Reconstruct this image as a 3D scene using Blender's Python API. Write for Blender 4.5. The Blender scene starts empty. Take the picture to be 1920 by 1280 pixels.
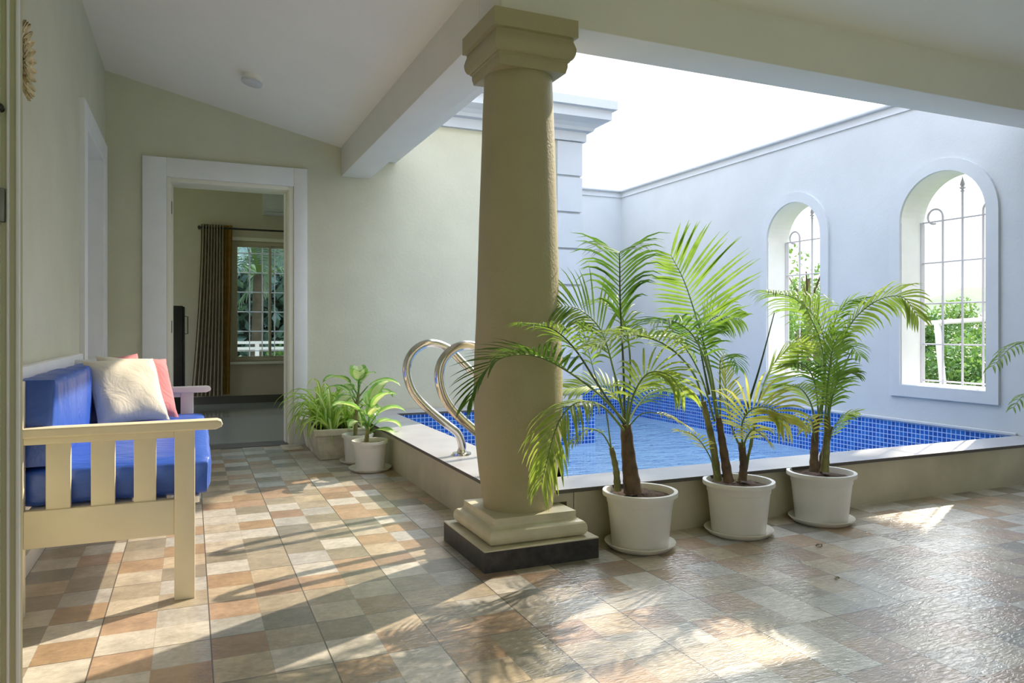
import bpy, bmesh, math, random
from mathutils import Vector, Matrix

sc = bpy.context.scene
col = sc.collection
R = math.radians
PI = math.pi

# ------------------------------------------------------------------ camera
cam_d = bpy.data.cameras.new('camera')
cam_d.sensor_width = 36.0
FPX = 1382.0
cam_d.lens = FPX / 1920 * 36.0
cam_d.shift_y = -23 / 1920
cam_d.clip_end = 600
cam = bpy.data.objects.new('camera', cam_d)
col.objects.link(cam)
YAW = math.atan2(602, 1382)
cam.location = (0, 0, 1.0)
cam.rotation_euler = (R(90), 0, -YAW)
sc.camera = cam

# ------------------------------------------------------------------ world, sun, exposure
w = bpy.data.worlds.new('world')
sc.world = w
w.use_nodes = True
nt = w.node_tree
nt.nodes.clear()
wo = nt.nodes.new('ShaderNodeOutputWorld')
wb = nt.nodes.new('ShaderNodeBackground')
wt = nt.nodes.new('ShaderNodeTexCoord')
ws = nt.nodes.new('ShaderNodeSeparateXYZ')
wr = nt.nodes.new('ShaderNodeValToRGB')
nt.links.new(wt.outputs['Generated'], ws.inputs[0])
nt.links.new(ws.outputs['Z'], wr.inputs[0])
SUN_DIR = Vector((0.888, 0.46, 0.73)).normalized()      # towards the sun
wd_ = nt.nodes.new('ShaderNodeVectorMath'); wd_.operation = 'DOT_PRODUCT'; wd_.inputs[1].default_value = SUN_DIR
nt.links.new(wt.outputs['Generated'], wd_.inputs[0])
wp = nt.nodes.new('ShaderNodeMath'); wp.operation = 'POWER'; wp.inputs[1].default_value = 14.0
wm = nt.nodes.new('ShaderNodeMath'); wm.operation = 'MAXIMUM'; wm.inputs[1].default_value = 0.0
nt.links.new(wd_.outputs['Value'], wm.inputs[0]); nt.links.new(wm.outputs[0], wp.inputs[0])
wg = nt.nodes.new('ShaderNodeMix'); wg.data_type = 'RGBA'; wg.blend_type = 'ADD'
wg.inputs[7].default_value = (3.4, 3.4, 3.3, 1)      # hazy glow round the sun
nt.links.new(wp.outputs[0], wg.inputs[0]); nt.links.new(wr.outputs['Color'], wg.inputs[6])
nt.links.new(wg.outputs[2], wb.inputs['Color'])
nt.links.new(wb.outputs[0], wo.inputs['Surface'])
el = wr.color_ramp.elements
el[0].position = 0.0;  el[0].color = (0.56, 0.59, 0.635, 1)
el[1].position = 0.85; el[1].color = (2.1, 2.35, 2.85, 1)
e = el.new(0.36); e.color = (0.565, 0.595, 0.635, 1)
e = el.new(0.55); e.color = (1.5, 1.66, 1.98, 1)
wb.inputs['Strength'].default_value = 1.05

sun_d = bpy.data.lights.new('sun', 'SUN')
sun_d.energy = 4.7
sun_d.color = (1.0, 0.86, 0.66)
sun_d.angle = R(0.7)
sun = bpy.data.objects.new('sun', sun_d)
col.objects.link(sun)
sun.rotation_euler = SUN_DIR.to_track_quat('Z', 'Y').to_euler()
sun.location = (20, 10, 16)

sc.view_settings.view_transform = 'Standard'
sc.view_settings.look = 'None'
sc.view_settings.exposure = 0.68
sc.view_settings.gamma = 1.0
sc.view_settings.use_curve_mapping = False
try:
    sc.cycles.max_bounces = 10
    sc.cycles.diffuse_bounces = 6
    sc.cycles.transparent_max_bounces = 16
    sc.cycles.use_denoising = True
except Exception:
    pass

# ------------------------------------------------------------------ measuring helpers
_F = Vector((math.sin(YAW), math.cos(YAW), 0)); _R = Vector((math.cos(YAW), -math.sin(YAW), 0)); _U = Vector((0, 0, 1))
_C = Vector((0, 0, 1.0))
def _ray(px, py): return _F + _R * ((px - 960) / FPX) - _U * ((py - 617) / FPX)
def PY(px, py, y):
    d = _ray(px, py); return _C + d * (y / d.y)
def PX(px, py, x):
    d = _ray(px, py); return _C + d * (x / d.x)
def PZ(px, py, z):
    d = _ray(px, py); return _C + d * ((z - 1.0) / d.z)

# ------------------------------------------------------------------ materials
def new_mat(name):
    m = bpy.data.materials.new(name); m.use_nodes = True
    n = m.node_tree; n.nodes.clear()
    out = n.nodes.new('ShaderNodeOutputMaterial')
    return m, n, out
def N(n, t, **kw):
    x = n.nodes.new(t)
    for k, v in kw.items():
        if k.startswith('i_'):
            key = k[2:]
            key = int(key) if key.isdigit() else key
            x.inputs[key].default_value = v
        else: setattr(x, k, v)
    return x
def math_n(n, op, a, b=None, c=None):
    x = n.nodes.new('ShaderNodeMath'); x.operation = op
    for i, v in enumerate((a, b, c)):
        if v is None: continue
        if isinstance(v, (int, float)): x.inputs[i].default_value = v
        else: n.links.new(v, x.inputs[i])
    return x.outputs[0]
def mixc(n, fac, a, b, mode='MIX'):
    x = n.nodes.new('ShaderNodeMix'); x.data_type = 'RGBA'; x.blend_type = mode
    for s, v in ((0, fac), (6, a), (7, b)):
        if isinstance(v, (int, float)): x.inputs[s].default_value = v
        elif isinstance(v, tuple): x.inputs[s].default_value = v if len(v) == 4 else (*v, 1)
        else: n.links.new(v, x.inputs[s])
    return x.outputs[2]
def objco(n): return N(n, 'ShaderNodeTexCoord').outputs['Object']
def noise(n, vec, scale, detail=4, rough=0.55):
    x = N(n, 'ShaderNodeTexNoise'); x.inputs['Scale'].default_value = scale
    x.inputs['Detail'].default_value = detail; x.inputs['Roughness'].default_value = rough
    if vec is not None: n.links.new(vec, x.inputs['Vector'])
    return x
def ramp(n, fac, stops, mode='LINEAR'):
    x = N(n, 'ShaderNodeValToRGB'); cr = x.color_ramp; cr.interpolation = mode
    while len(cr.elements) < len(stops): cr.elements.new(0.5)
    for e_, (p, c) in zip(cr.elements, stops):
        e_.position = p; e_.color = c if len(c) == 4 else (*c, 1)
    n.links.new(fac, x.inputs[0]); return x.outputs[0]
def bump(n, h, strength, dist=0.01):
    b = N(n, 'ShaderNodeBump'); b.inputs['Strength'].default_value = strength; b.inputs['Distance'].default_value = dist
    n.links.new(h, b.inputs['Height']); return b.outputs[0]

def simple(name, c, rough=0.5, metal=0.0, var=0.0, vscale=6.0, bstr=0.0, bscale=60.0, spec=0.5, coat=0.0):
    m, n, out = new_mat(name)
    p = N(n, 'ShaderNodeBsdfPrincipled')
    p.inputs['Roughness'].default_value = rough; p.inputs['Metallic'].default_value = metal
    p.inputs['Specular IOR Level'].default_value = spec
    p.inputs['Coat Weight'].default_value = coat
    oc = objco(n)
    if var > 0:
        nz = noise(n, oc, vscale, 5)
        lo = tuple(max(0, x * (1 - var)) for x in c); hi = tuple(min(1, x * (1 + var)) for x in c)
        n.links.new(ramp(n, nz.outputs['Fac'], [(0.3, lo), (0.7, hi)]), p.inputs['Base Color'])
    else:
        p.inputs['Base Color'].default_value = (*c, 1)
    if bstr > 0:
        nb = noise(n, oc, bscale, 6, 0.6)
        n.links.new(bump(n, nb.outputs['Fac'], bstr, 0.01), p.inputs['Normal'])
    n.links.new(p.outputs[0], out.inputs[0])
    return m

MAT = {}
MAT['green'] = simple('sage_plaster', (0.61, 0.595, 0.455), 0.6, var=0.05, vscale=2.5, bstr=0.18, bscale=45)
MAT['green_lit'] = simple('sage_plaster_lit', (0.60, 0.63, 0.52), 0.55, var=0.05, vscale=2.0, bstr=0.22, bscale=40)  # unused paler copy of the sage plaster, courtyard light put into its colour
MAT['ceiling'] = simple('ceiling_paint', (0.86, 0.83, 0.765), 0.7, var=0.02, vscale=2)
MAT['beam'] = simple('beam_paint', (0.78, 0.755, 0.69), 0.65, var=0.02, vscale=3, bstr=0.05)
MAT['blue_white'] = simple('courtyard_white_plaster', (0.52, 0.555, 0.595), 0.6, var=0.04, vscale=3, bstr=0.12, bscale=50)
MAT['surround'] = simple('window_surround_paint', (0.53, 0.565, 0.61), 0.55, var=0.03, bstr=0.08)
MAT['reveal'] = simple('reveal_paint', (0.82, 0.81, 0.78), 0.6, var=0.04, vscale=5, bstr=0.08)
MAT['trim'] = simple('white_door_trim', (0.80, 0.80, 0.80), 0.45, var=0.03, bstr=0.10, bscale=30)
MAT['cream'] = simple('cream_door_frame', (0.78, 0.75, 0.64), 0.4)
MAT['column'] = simple('column_plaster', (0.42, 0.37, 0.22), 0.55, var=0.05, vscale=4, bstr=0.40, bscale=75)
MAT['plinth_top'] = simple('base_paint', (0.58, 0.535, 0.38), 0.45, var=0.10, vscale=9, bstr=0.12, bscale=30)
MAT['granite'] = simple('black_granite', (0.022, 0.020, 0.018), 0.35, var=0.8, vscale=22, bstr=0.1)
MAT['curb'] = simple('curb_plaster', (0.53, 0.49, 0.35), 0.55, var=0.10, vscale=5, bstr=0.15, bscale=30)
MAT['coping'] = simple('coping_stone', (0.36, 0.36, 0.37), 0.30, var=0.12, vscale=5)
MAT['coping_shade_threshold'] = simple('coping_shade_threshold', (0.10, 0.09, 0.08), 0.6)  # shade of the coping edge put into its colour; also colours the threshold
MAT['steel'] = simple('polished_steel', (0.72, 0.69, 0.64), 0.16, metal=1.0)
MAT['bench_paint'] = simple('bench_paint', (0.80, 0.71, 0.53), 0.42, var=0.04, vscale=8, bstr=0.04, bscale=25)
MAT['bench_white'] = simple('bench_white_paint', (0.80, 0.78, 0.76), 0.45, var=0.03)
MAT['pot'] = simple('white_plastic', (0.78, 0.76, 0.71), 0.35, var=0.04, vscale=8)
MAT['saucer'] = simple('saucer_plastic', (0.74, 0.71, 0.63), 0.4, var=0.08, vscale=10)
MAT['concrete'] = simple('old_painted_concrete', (0.60, 0.55, 0.44), 0.75, var=0.30, vscale=7, bstr=0.4, bscale=25)
MAT['soil'] = simple('soil', (0.075, 0.045, 0.028), 0.95, var=0.6, vscale=40, bstr=0.9, bscale=60)
MAT['stem'] = simple('palm_stem', (0.115, 0.07, 0.035), 0.6, var=0.5, vscale=20, bstr=0.3)
MAT['stem_green'] = simple('palm_cane', (0.20, 0.19, 0.06), 0.5, var=0.4, vscale=18, bstr=0.2)
MAT['tube'] = simple('white_tube', (0.74, 0.74, 0.74), 0.4)
MAT['grille'] = simple('white_iron_backlit', (0.52, 0.50, 0.53), 0.4, var=0.05)  # white paint greyed to stand for its backlit shade
MAT['black'] = simple('black_lacquer', (0.012, 0.011, 0.011), 0.35)
MAT['ac'] = simple('white_appliance', (0.62, 0.62, 0.64), 0.35)
MAT['dark_metal'] = simple('dark_rod', (0.03, 0.026, 0.022), 0.4)
MAT['bed_wall'] = simple('bedroom_paint', (0.60, 0.53, 0.41), 0.7, var=0.03)
MAT['skirt'] = simple('dark_skirting', (0.09, 0.085, 0.065), 0.3)
MAT['knob'] = simple('grey_metal', (0.22, 0.22, 0.20), 0.45, metal=0.6)
MAT['alu'] = simple('cream_aluminium', (0.52, 0.47, 0.34), 0.4)
MAT['raffia'] = simple('raffia', (0.66, 0.54, 0.31), 0.7, var=0.35, vscale=30, bstr=0.3)
MAT['raffia_edge'] = simple('raffia_cord', (0.24, 0.15, 0.06), 0.7)
MAT['leaf_soil_dark'] = simple('dark_backing', (0.03, 0.025, 0.02), 0.9)
MAT['olive_door'] = simple('olive_door_paint', (0.50, 0.48, 0.30), 0.4, var=0.04)
MAT['ground'] = simple('earth_and_grass', (0.10, 0.14, 0.05), 0.9, var=0.5, vscale=0.4)
MAT['hill'] = simple('forest_hill', (0.06, 0.11, 0.045), 0.9, var=0.5, vscale=0.12)
MAT['roof'] = simple('mauve_roof', (0.34, 0.25, 0.26), 0.7, var=0.1)
MAT['house'] = simple('house_wall', (0.62, 0.56, 0.50), 0.7, var=0.05)
MAT['bark'] = simple('bark', (0.12, 0.085, 0.055), 0.9, var=0.4, vscale=6, bstr=0.5, bscale=10)

# tiled porch floor: 333 mm stone tiles, each printed as 2 x 2 slate patches
def mat_floor():
    m, n, out = new_mat('slate_patch_floor')
    p = N(n, 'ShaderNodeBsdfPrincipled')
    oc = objco(n)
    s = N(n, 'ShaderNodeSeparateXYZ'); n.links.new(oc, s.inputs[0])
    px_ = math_n(n, 'DIVIDE', math_n(n, 'SUBTRACT', s.outputs[0], 0.0587), 0.16685)
    py_ = math_n(n, 'DIVIDE', math_n(n, 'SUBTRACT', s.outputs[1], 0.2435), 0.16625)
    cx_ = math_n(n, 'FLOOR', px_); cy_ = math_n(n, 'FLOOR', py_)
    cv = N(n, 'ShaderNodeCombineXYZ'); n.links.new(cx_, cv.inputs[0]); n.links.new(cy_, cv.inputs[1]); cv.inputs[2].default_value = 3.7
    wn = N(n, 'ShaderNodeTexWhiteNoise', noise_dimensions='3D'); n.links.new(cv.outputs[0], wn.inputs['Vector'])
    par = math_n(n, 'FRACT', math_n(n, 'MULTIPLY', math_n(n, 'ADD', cx_, cy_), 0.5))
    pv = math_n(n, 'FRACT', math_n(n, 'ADD', math_n(n, 'MULTIPLY', wn.outputs['Value'], 0.62), par))
    base = ramp(n, pv, [
        (0.0, (0.66, 0.63, 0.58)), (0.16, (0.60, 0.53, 0.43)), (0.27, (0.50, 0.49, 0.47)), (0.36, (0.58, 0.48, 0.35)), (0.46, (0.44, 0.38, 0.29)),
        (0.55, (0.50, 0.345, 0.235)), (0.65, (0.33, 0.29, 0.22)), (0.78, (0.44, 0.30, 0.18)), (0.87, (0.27, 0.255, 0.22)), (0.94, (0.38, 0.255, 0.175))], 'CONSTANT')
    nz = noise(n, oc, 9, 6, 0.6)
    nz2 = noise(n, oc, 38, 4, 0.6)
    v = ramp(n, nz.outputs['Fac'], [(0.3, (0.72, 0.70, 0.68)), (0.7, (1.15, 1.14, 1.12))])
    c1 = mixc(n, 1.0, base, v, 'MULTIPLY')
    v2 = ramp(n, nz2.outputs['Fac'], [(0.35, (0.85, 0.84, 0.82)), (0.65, (1.08, 1.07, 1.06))])
    c1 = mixc(n, 1.0, c1, v2, 'MULTIPLY')
    # grout every two patches
    def line(v_, per, wd):
        f_ = math_n(n, 'FRACT', math_n(n, 'DIVIDE', v_, per))
        d_ = math_n(n, 'ABSOLUTE', math_n(n, 'SUBTRACT', f_, 0.5))
        return math_n(n, 'GREATER_THAN', d_, 0.5 - wd)
    g = math_n(n, 'MAXIMUM', line(px_, 2.0, 0.0062), line(py_, 2.0, 0.0062))
    g2 = math_n(n, 'MAXIMUM', line(px_, 1.0, 0.006), line(py_, 1.0, 0.006))
    c2 = mixc(n, math_n(n, 'MULTIPLY', g2, 0.35), c1, (0.16, 0.13, 0.10))
    c3 = mixc(n, g, c2, (0.085, 0.065, 0.05))
    n.links.new(c3, p.inputs['Base Color'])
    # slate relief
    off = N(n, 'ShaderNodeVectorMath', operation='MULTIPLY_ADD')
    n.links.new(wn.outputs['Color'], off.inputs[0]); off.inputs[1].default_value = (5, 5, 5); n.links.new(oc, off.inputs[2])
    wv = N(n, 'ShaderNodeTexNoise'); wv.inputs['Scale'].default_value = 24; wv.inputs['Detail'].default_value = 3
    wv.inputs['Distortion'].default_value = 1.3
    mp = N(n, 'ShaderNodeMapping'); mp.inputs['Scale'].default_value = (1.0, 3.0, 1.0)
    n.links.new(off.outputs[0], mp.inputs['Vector']); n.links.new(mp.outputs[0], wv.inputs['Vector'])
    h = math_n(n, 'SUBTRACT', wv.outputs['Fac'], math_n(n, 'MULTIPLY', g, 0.8))
    bn_ = bump(n, h, 0.36, 0.007); n.links.new(bn_, p.inputs['Normal']); n.links.new(bn_, p.inputs['Coat Normal'])
    rr = ramp(n, nz2.outputs['Fac'], [(0.3, (0.42,) * 3), (0.7, (0.52,) * 3)])
    n.links.new(rr, p.inputs['Roughness'])
    p.inputs['Specular IOR Level'].default_value = 0.8
    p.inputs['Coat Weight'].default_value = 1.0; p.inputs['Coat Roughness'].default_value = 0.17; p.inputs['Coat IOR'].default_value = 2.1
    n.links.new(p.outputs[0], out.inputs[0])
    return m
MAT['floor'] = mat_floor()

def mat_bedfloor():
    m, n, out = new_mat('polished_grey_tile')
    p = N(n, 'ShaderNodeBsdfPrincipled'); oc = objco(n)
    s = N(n, 'ShaderNodeSeparateXYZ'); n.links.new(oc, s.inputs[0])
    def line(v_, o, per, wd):
        f_ = math_n(n, 'FRACT', math_n(n, 'DIVIDE', math_n(n, 'SUBTRACT', v_, o), per))
        return math_n(n, 'GREATER_THAN', math_n(n, 'ABSOLUTE', math_n(n, 'SUBTRACT', f_, 0.5)), 0.5 - wd)
    g = math_n(n, 'MAXIMUM', line(s.outputs[0], 0.70, 0.8, 0.004), line(s.outputs[1], 8.35, 0.8, 0.004))
    c = mixc(n, g, (0.40, 0.42, 0.41), (0.42, 0.42, 0.40))
    n.links.new(c, p.inputs['Base Color']); p.inputs['Roughness'].default_value = 0.09
    p.inputs['Specular IOR Level'].default_value = 0.8
    n.links.new(p.outputs[0], out.inputs[0]); return m
MAT['bed_floor'] = mat_bedfloor()

def mat_mosaic():
    m, n, out = new_mat('blue_glass_mosaic')
    p = N(n, 'ShaderNodeBsdfPrincipled'); oc = objco(n)
    PIT = 0.0368
    s = N(n, 'ShaderNodeSeparateXYZ'); n.links.new(oc, s.inputs[0])
    ge = N(n, 'ShaderNodeNewGeometry'); sn = N(n, 'ShaderNodeSeparateXYZ'); n.links.new(ge.outputs['True Normal'], sn.inputs[0])
    g = None; cells = []
    for i, o in enumerate((0.012, 0.018, 0.262)):
        q = math_n(n, 'DIVIDE', math_n(n, 'SUBTRACT', s.outputs[i], o), PIT)
        cells.append(math_n(n, 'FLOOR', q))
        d_ = math_n(n, 'ABSOLUTE', math_n(n, 'SUBTRACT', math_n(n, 'FRACT', q), 0.5))
        l_ = math_n(n, 'MULTIPLY', math_n(n, 'GREATER_THAN', d_, 0.425), math_n(n, 'LESS_THAN', math_n(n, 'ABSOLUTE', sn.outputs[i]), 0.5))
        g = l_ if g is None else math_n(n, 'MAXIMUM', g, l_)
    cv = N(n, 'ShaderNodeCombineXYZ')
    for i in range(3):
        n.links.new(math_n(n, 'MULTIPLY', cells[i], math_n(n, 'LESS_THAN', math_n(n, 'ABSOLUTE', sn.outputs[i]), 0.5)), cv.inputs[i])
    wn = N(n, 'ShaderNodeTexWhiteNoise', noise_dimensions='3D'); n.links.new(cv.outputs[0], wn.inputs['Vector'])
    c = ramp(n, wn.outputs['Value'], [(0.0, (0.006, 0.06, 0.33)), (0.5, (0.012, 0.095, 0.45)), (1.0, (0.02, 0.15, 0.55))])
    c = mixc(n, g, c, (0.42, 0.58, 0.86))
    n.links.new(c, p.inputs['Base Color'])
    p.inputs['Roughness'].default_value = 0.18
    n.links.new(bump(n, math_n(n, 'SUBTRACT', 1.0, g), 0.3, 0.003), p.inputs['Normal'])
    n.links.new(p.outputs[0], out.inputs[0]); return m
MAT['mosaic'] = mat_mosaic()

def mat_water():
    m, n, out = new_mat('pool_water')
    oc = objco(n)
    mp = N(n, 'ShaderNodeMapping'); mp.inputs['Scale'].default_value = (1.0, 3.2, 1.0); mp.inputs['Rotation'].default_value = (0, 0, R(18))
    n.links.new(oc, mp.inputs['Vector'])
    nz = noise(n, mp.outputs[0], 3.2, 4, 0.55); nz.inputs['Distortion'].default_value = 0.8
    nrm = bump(n, nz.outputs['Fac'], 0.8, 0.07)
    tr = N(n, 'ShaderNodeBsdfTransparent'); tr.inputs[0].default_value = (0.80, 0.93, 0.98, 1)
    gl = N(n, 'ShaderNodeBsdfGlossy'); gl.inputs['Roughness'].default_value = 0.02; n.links.new(nrm, gl.inputs['Normal'])
    fr = N(n, 'ShaderNodeFresnel'); fr.inputs[0].default_value = 1.33; n.links.new(nrm, fr.inputs['Normal'])
    mx = N(n, 'ShaderNodeMixShader'); n.links.new(fr.outputs[0], mx.inputs[0])
    df = N(n, 'ShaderNodeBsdfDiffuse'); df.inputs[0].default_value = (0.36, 0.62, 0.88, 1)
    bd = N(n, 'ShaderNodeMixShader'); bd.inputs[0].default_value = 0.50
    n.links.new(tr.outputs[0], bd.inputs[1]); n.links.new(df.outputs[0], bd.inputs[2])
    n.links.new(bd.outputs[0], mx.inputs[1]); n.links.new(gl.outputs[0], mx.inputs[2])
    n.links.new(mx.outputs[0], out.inputs[0]); return m
MAT['water'] = mat_water()

def mat_glass():
    m, n, out = new_mat('window_glass')
    tr = N(n, 'ShaderNodeBsdfTransparent'); tr.inputs[0].default_value = (0.74, 0.83, 0.87, 1)
    gl = N(n, 'ShaderNodeBsdfGlossy'); gl.inputs['Roughness'].default_value = 0.01
    fr = N(n, 'ShaderNodeFresnel'); fr.inputs[0].default_value = 1.45
    mx = N(n, 'ShaderNodeMixShader'); n.links.new(fr.outputs[0], mx.inputs[0])
    n.links.new(tr.outputs[0], mx.inputs[1]); n.links.new(gl.outputs[0], mx.inputs[2])
    n.links.new(mx.outputs[0], out.inputs[0]); return m
MAT['glass'] = mat_glass()

def mat_leaf(name, c, c2, trans=0.45, rough=0.42, vscale=14):
    m, n, out = new_mat(name); oc = objco(n)
    nz = noise(n, oc, vscale, 3)
    cc = ramp(n, nz.outputs['Fac'], [(0.35, c), (0.65, c2)])
    p = N(n, 'ShaderNodeBsdfPrincipled'); p.inputs['Roughness'].default_value = rough
    n.links.new(cc, p.inputs['Base Color'])
    t = N(n, 'ShaderNodeBsdfTranslucent'); n.links.new(mixc(n, 1.0, cc, (1.15, 1.12, 0.80), 'MULTIPLY'), t.inputs[0])
    mx = N(n, 'ShaderNodeMixShader'); mx.inputs[0].default_value = trans
    n.links.new(p.outputs[0], mx.inputs[1]); n.links.new(t.outputs[0], mx.inputs[2])
    n.links.new(mx.outputs[0], out.inputs[0]); return m
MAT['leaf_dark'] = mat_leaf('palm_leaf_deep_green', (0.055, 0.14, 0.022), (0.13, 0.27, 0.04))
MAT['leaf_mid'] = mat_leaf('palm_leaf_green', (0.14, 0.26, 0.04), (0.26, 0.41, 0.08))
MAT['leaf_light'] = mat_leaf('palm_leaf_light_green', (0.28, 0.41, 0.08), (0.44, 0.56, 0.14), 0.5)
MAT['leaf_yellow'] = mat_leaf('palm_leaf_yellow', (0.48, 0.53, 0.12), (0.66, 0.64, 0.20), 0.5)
MAT['rachis'] = simple('palm_stalk', (0.16, 0.24, 0.05), 0.45, var=0.3)
MAT['rachis_dark'] = simple('palm_stalk_dark', (0.045, 0.075, 0.025), 0.45, var=0.3)
MAT['spider'] = mat_leaf('strap_leaf_green', (0.30, 0.50, 0.07), (0.44, 0.66, 0.12))
MAT['spider_pale'] = mat_leaf('strap_leaf_pale_stripe', (0.66, 0.74, 0.34), (0.78, 0.82, 0.46), 0.4)
MAT['cane_leaf'] = mat_leaf('broad_leaf_green', (0.16, 0.38, 0.08), (0.28, 0.50, 0.12))
MAT['cane_pale'] = mat_leaf('broad_leaf_cream_centre', (0.48, 0.62, 0.26), (0.64, 0.72, 0.38), 0.4)
MAT['tree'] = mat_leaf('tree_leaf', (0.05, 0.13, 0.028), (0.11, 0.22, 0.055), 0.25, vscale=1.2)
MAT['tree_light'] = mat_leaf('tree_leaf_light', (0.11, 0.23, 0.045), (0.20, 0.34, 0.085), 0.3, vscale=1.2)
MAT['tree_shade'] = mat_leaf('tree_leaf_shade', (0.08, 0.13, 0.10), (0.15, 0.22, 0.16), 0.15, vscale=1.2)  # copy of the tree leaf with blue-green shade put into its colour
MAT['coco'] = mat_leaf('coconut_leaf', (0.16, 0.23, 0.19), (0.32, 0.40, 0.32), 0.15, vscale=2)

def mat_fabric(name, c, rough=0.6, sheen=0.0, bstr=0.15, bscale=9, spec=0.4):
    m, n, out = new_mat(name); oc = objco(n)
    p = N(n, 'ShaderNodeBsdfPrincipled'); p.inputs['Base Color'].default_value = (*c, 1); p.inputs['Roughness'].default_value = rough
    p.inputs['Sheen Weight'].default_value = sheen; p.inputs['Specular IOR Level'].default_value = spec
    mp = N(n, 'ShaderNodeMapping'); mp.inputs['Scale'].default_value = (1, 2.6, 1); n.links.new(oc, mp.inputs['Vector'])
    nz = noise(n, mp.outputs[0], bscale, 4); nz.inputs['Distortion'].default_value = 1.0
    n.links.new(bump(n, nz.outputs['Fac'], bstr, 0.03), p.inputs['Normal'])
    n.links.new(p.outputs[0], out.inputs[0]); return m
MAT['blue_vinyl'] = mat_fabric('blue_vinyl', (0.028, 0.095, 0.46), 0.36, 0, 0.5, 5, 0.7)
MAT['cream_fabric'] = mat_fabric('cream_fabric', (0.70, 0.64, 0.51), 0.8, 0.2, 0.25, 6)
MAT['pink_fabric'] = mat_fabric('pink_fabric', (0.56, 0.19, 0.21), 0.8, 0.2, 0.3, 8)
MAT['grey_fabric'] = mat_fabric('pale_grey_fabric', (0.60, 0.62, 0.62), 0.8, 0.2, 0.3, 8)
MAT['curtain'] = simple('brown_curtain', (0.34, 0.285, 0.20), 0.75, var=0.1)
MAT['curtain_gold'] = mat_leaf('gold_curtain_lining', (0.38, 0.22, 0.05), (0.44, 0.27, 0.07), 0.5, 0.8)

# ------------------------------------------------------------------ mesh building
class MB:
    def __init__(s): s.v = []; s.f = []; s.m = []; s.sm = []
    def add(s, vs, fs, mi=0, smooth=False):
        o = len(s.v); s.v += [Vector(x) for x in vs]
        for f in fs:
            s.f.append([i + o for i in f]); s.m.append(mi); s.sm.append(smooth)
        return s
    def box(s, a, b, mi=0, bev=0.0, seg=2, mat=None):
        bm = bmesh.new(); bmesh.ops.create_cube(bm, size=1.0)
        c = [(a[i] + b[i]) / 2 for i in range(3)]; d = [abs(b[i] - a[i]) for i in range(3)]
        for v in bm.verts: v.co = Vector((v.co.x * d[0] + c[0], v.co.y * d[1] + c[1], v.co.z * d[2] + c[2]))
        if bev > 0: bmesh.ops.bevel(bm, geom=bm.edges[:], offset=min(bev, min(d) * 0.49), segments=seg, affect='EDGES', profile=0.5)
        if mat is not None: bmesh.ops.transform(bm, matrix=mat, verts=bm.verts)
        bm.verts.index_update()
        s.add([v.co.copy() for v in bm.verts], [[v.index for v in f.verts] for f in bm.faces], mi, bev > 0)
        bm.free(); return s
    def lathe(s, prof, c, seg=32, mi=0, smooth=True, cap0=False, cap1=False, axis=None):
        vs = []; fs = []
        for r, z in prof:
            for k in range(seg):
                a = 2 * PI * k / seg; vs.append(Vector((r * math.cos(a), r * math.sin(a), z)))
        n_ = len(prof)
        for i in range(n_ - 1):
            for k in range(seg):
                k2 = (k + 1) % seg; fs.append([i * seg + k, i * seg + k2, (i + 1) * seg + k2, (i + 1) * seg + k])
        if cap0: fs.append(list(range(seg))[::-1])
        if cap1: fs.append([(n_ - 1) * seg + k for k in range(seg)])
        if axis is not None:
            q = Vector(axis).to_track_quat('Z', 'Y'); vs = [q @ v for v in vs]
        c = Vector(c); s.add([v + c for v in vs], fs, mi, smooth); return s
    def tube(s, pts, r, seg=8, mi=0, cap=True):
        pts = [Vector(p) for p in pts]; n_ = len(pts)
        rs = r if isinstance(r, (list, tuple)) else [r] * n_
        vs = []; fs = []; prev = None
        for i, p in enumerate(pts):
            t = (pts[min(i + 1, n_ - 1)] - pts[max(i - 1, 0)]).normalized()
            if prev is None:
                u = t.orthogonal().normalized()
            else:
                u = (prev - t * prev.dot(t))
                u = u.normalized() if u.length > 1e-6 else t.orthogonal().normalized()
            prev = u; v_ = t.cross(u)
            for k in range(seg):
                a = 2 * PI * k / seg; vs.append(p + (u * math.cos(a) + v_ * math.sin(a)) * rs[i])
        for i in range(n_ - 1):
            for k in range(seg):
                k2 = (k + 1) % seg; fs.append([i * seg + k, i * seg + k2, (i + 1) * seg + k2, (i + 1) * seg + k])
        if cap: fs.append(list(range(seg))[::-1]); fs.append([(n_ - 1) * seg + k for k in range(seg)])
        s.add(vs, fs, mi, True); return s
    def prism(s, poly, ax, a, b, mi=0):
        """extrude a 2-D polygon along an axis (ax) from a to b"""
        def to3(p, t):
            return {'x': (t, p[0], p[1]), 'y': (p[0], t, p[1]), 'z': (p[0], p[1], t)}[ax]
        n_ = len(poly); vs = [to3(p, a) for p in poly] + [to3(p, b) for p in poly]
        fs = [list(range(n_))[::-1], [n_ + i for i in range(n_)]]
        fs += [[i, (i + 1) % n_, n_ + (i + 1) % n_, n_ + i] for i in range(n_)]
        s.add(vs, fs, mi); return s
    def sqlathe(s, prof, c, mi=0):
        """square section stacked by (half width, z)"""
        vs = []; fs = []
        for h, z in prof:
            vs += [(c[0] - h, c[1] - h, z), (c[0] + h, c[1] - h, z), (c[0] + h, c[1] + h, z), (c[0] - h, c[1] + h, z)]
        for i in range(len(prof) - 1):
            for k in range(4):
                k2 = (k + 1) % 4; fs.append([i * 4 + k, i * 4 + k2, i * 4 + 4 + k2, i * 4 + 4 + k])
        fs.append([3, 2, 1, 0]); o = (len(prof) - 1) * 4; fs.append([o, o + 1, o + 2, o + 3])
        s.add(vs, fs, mi); return s

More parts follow.
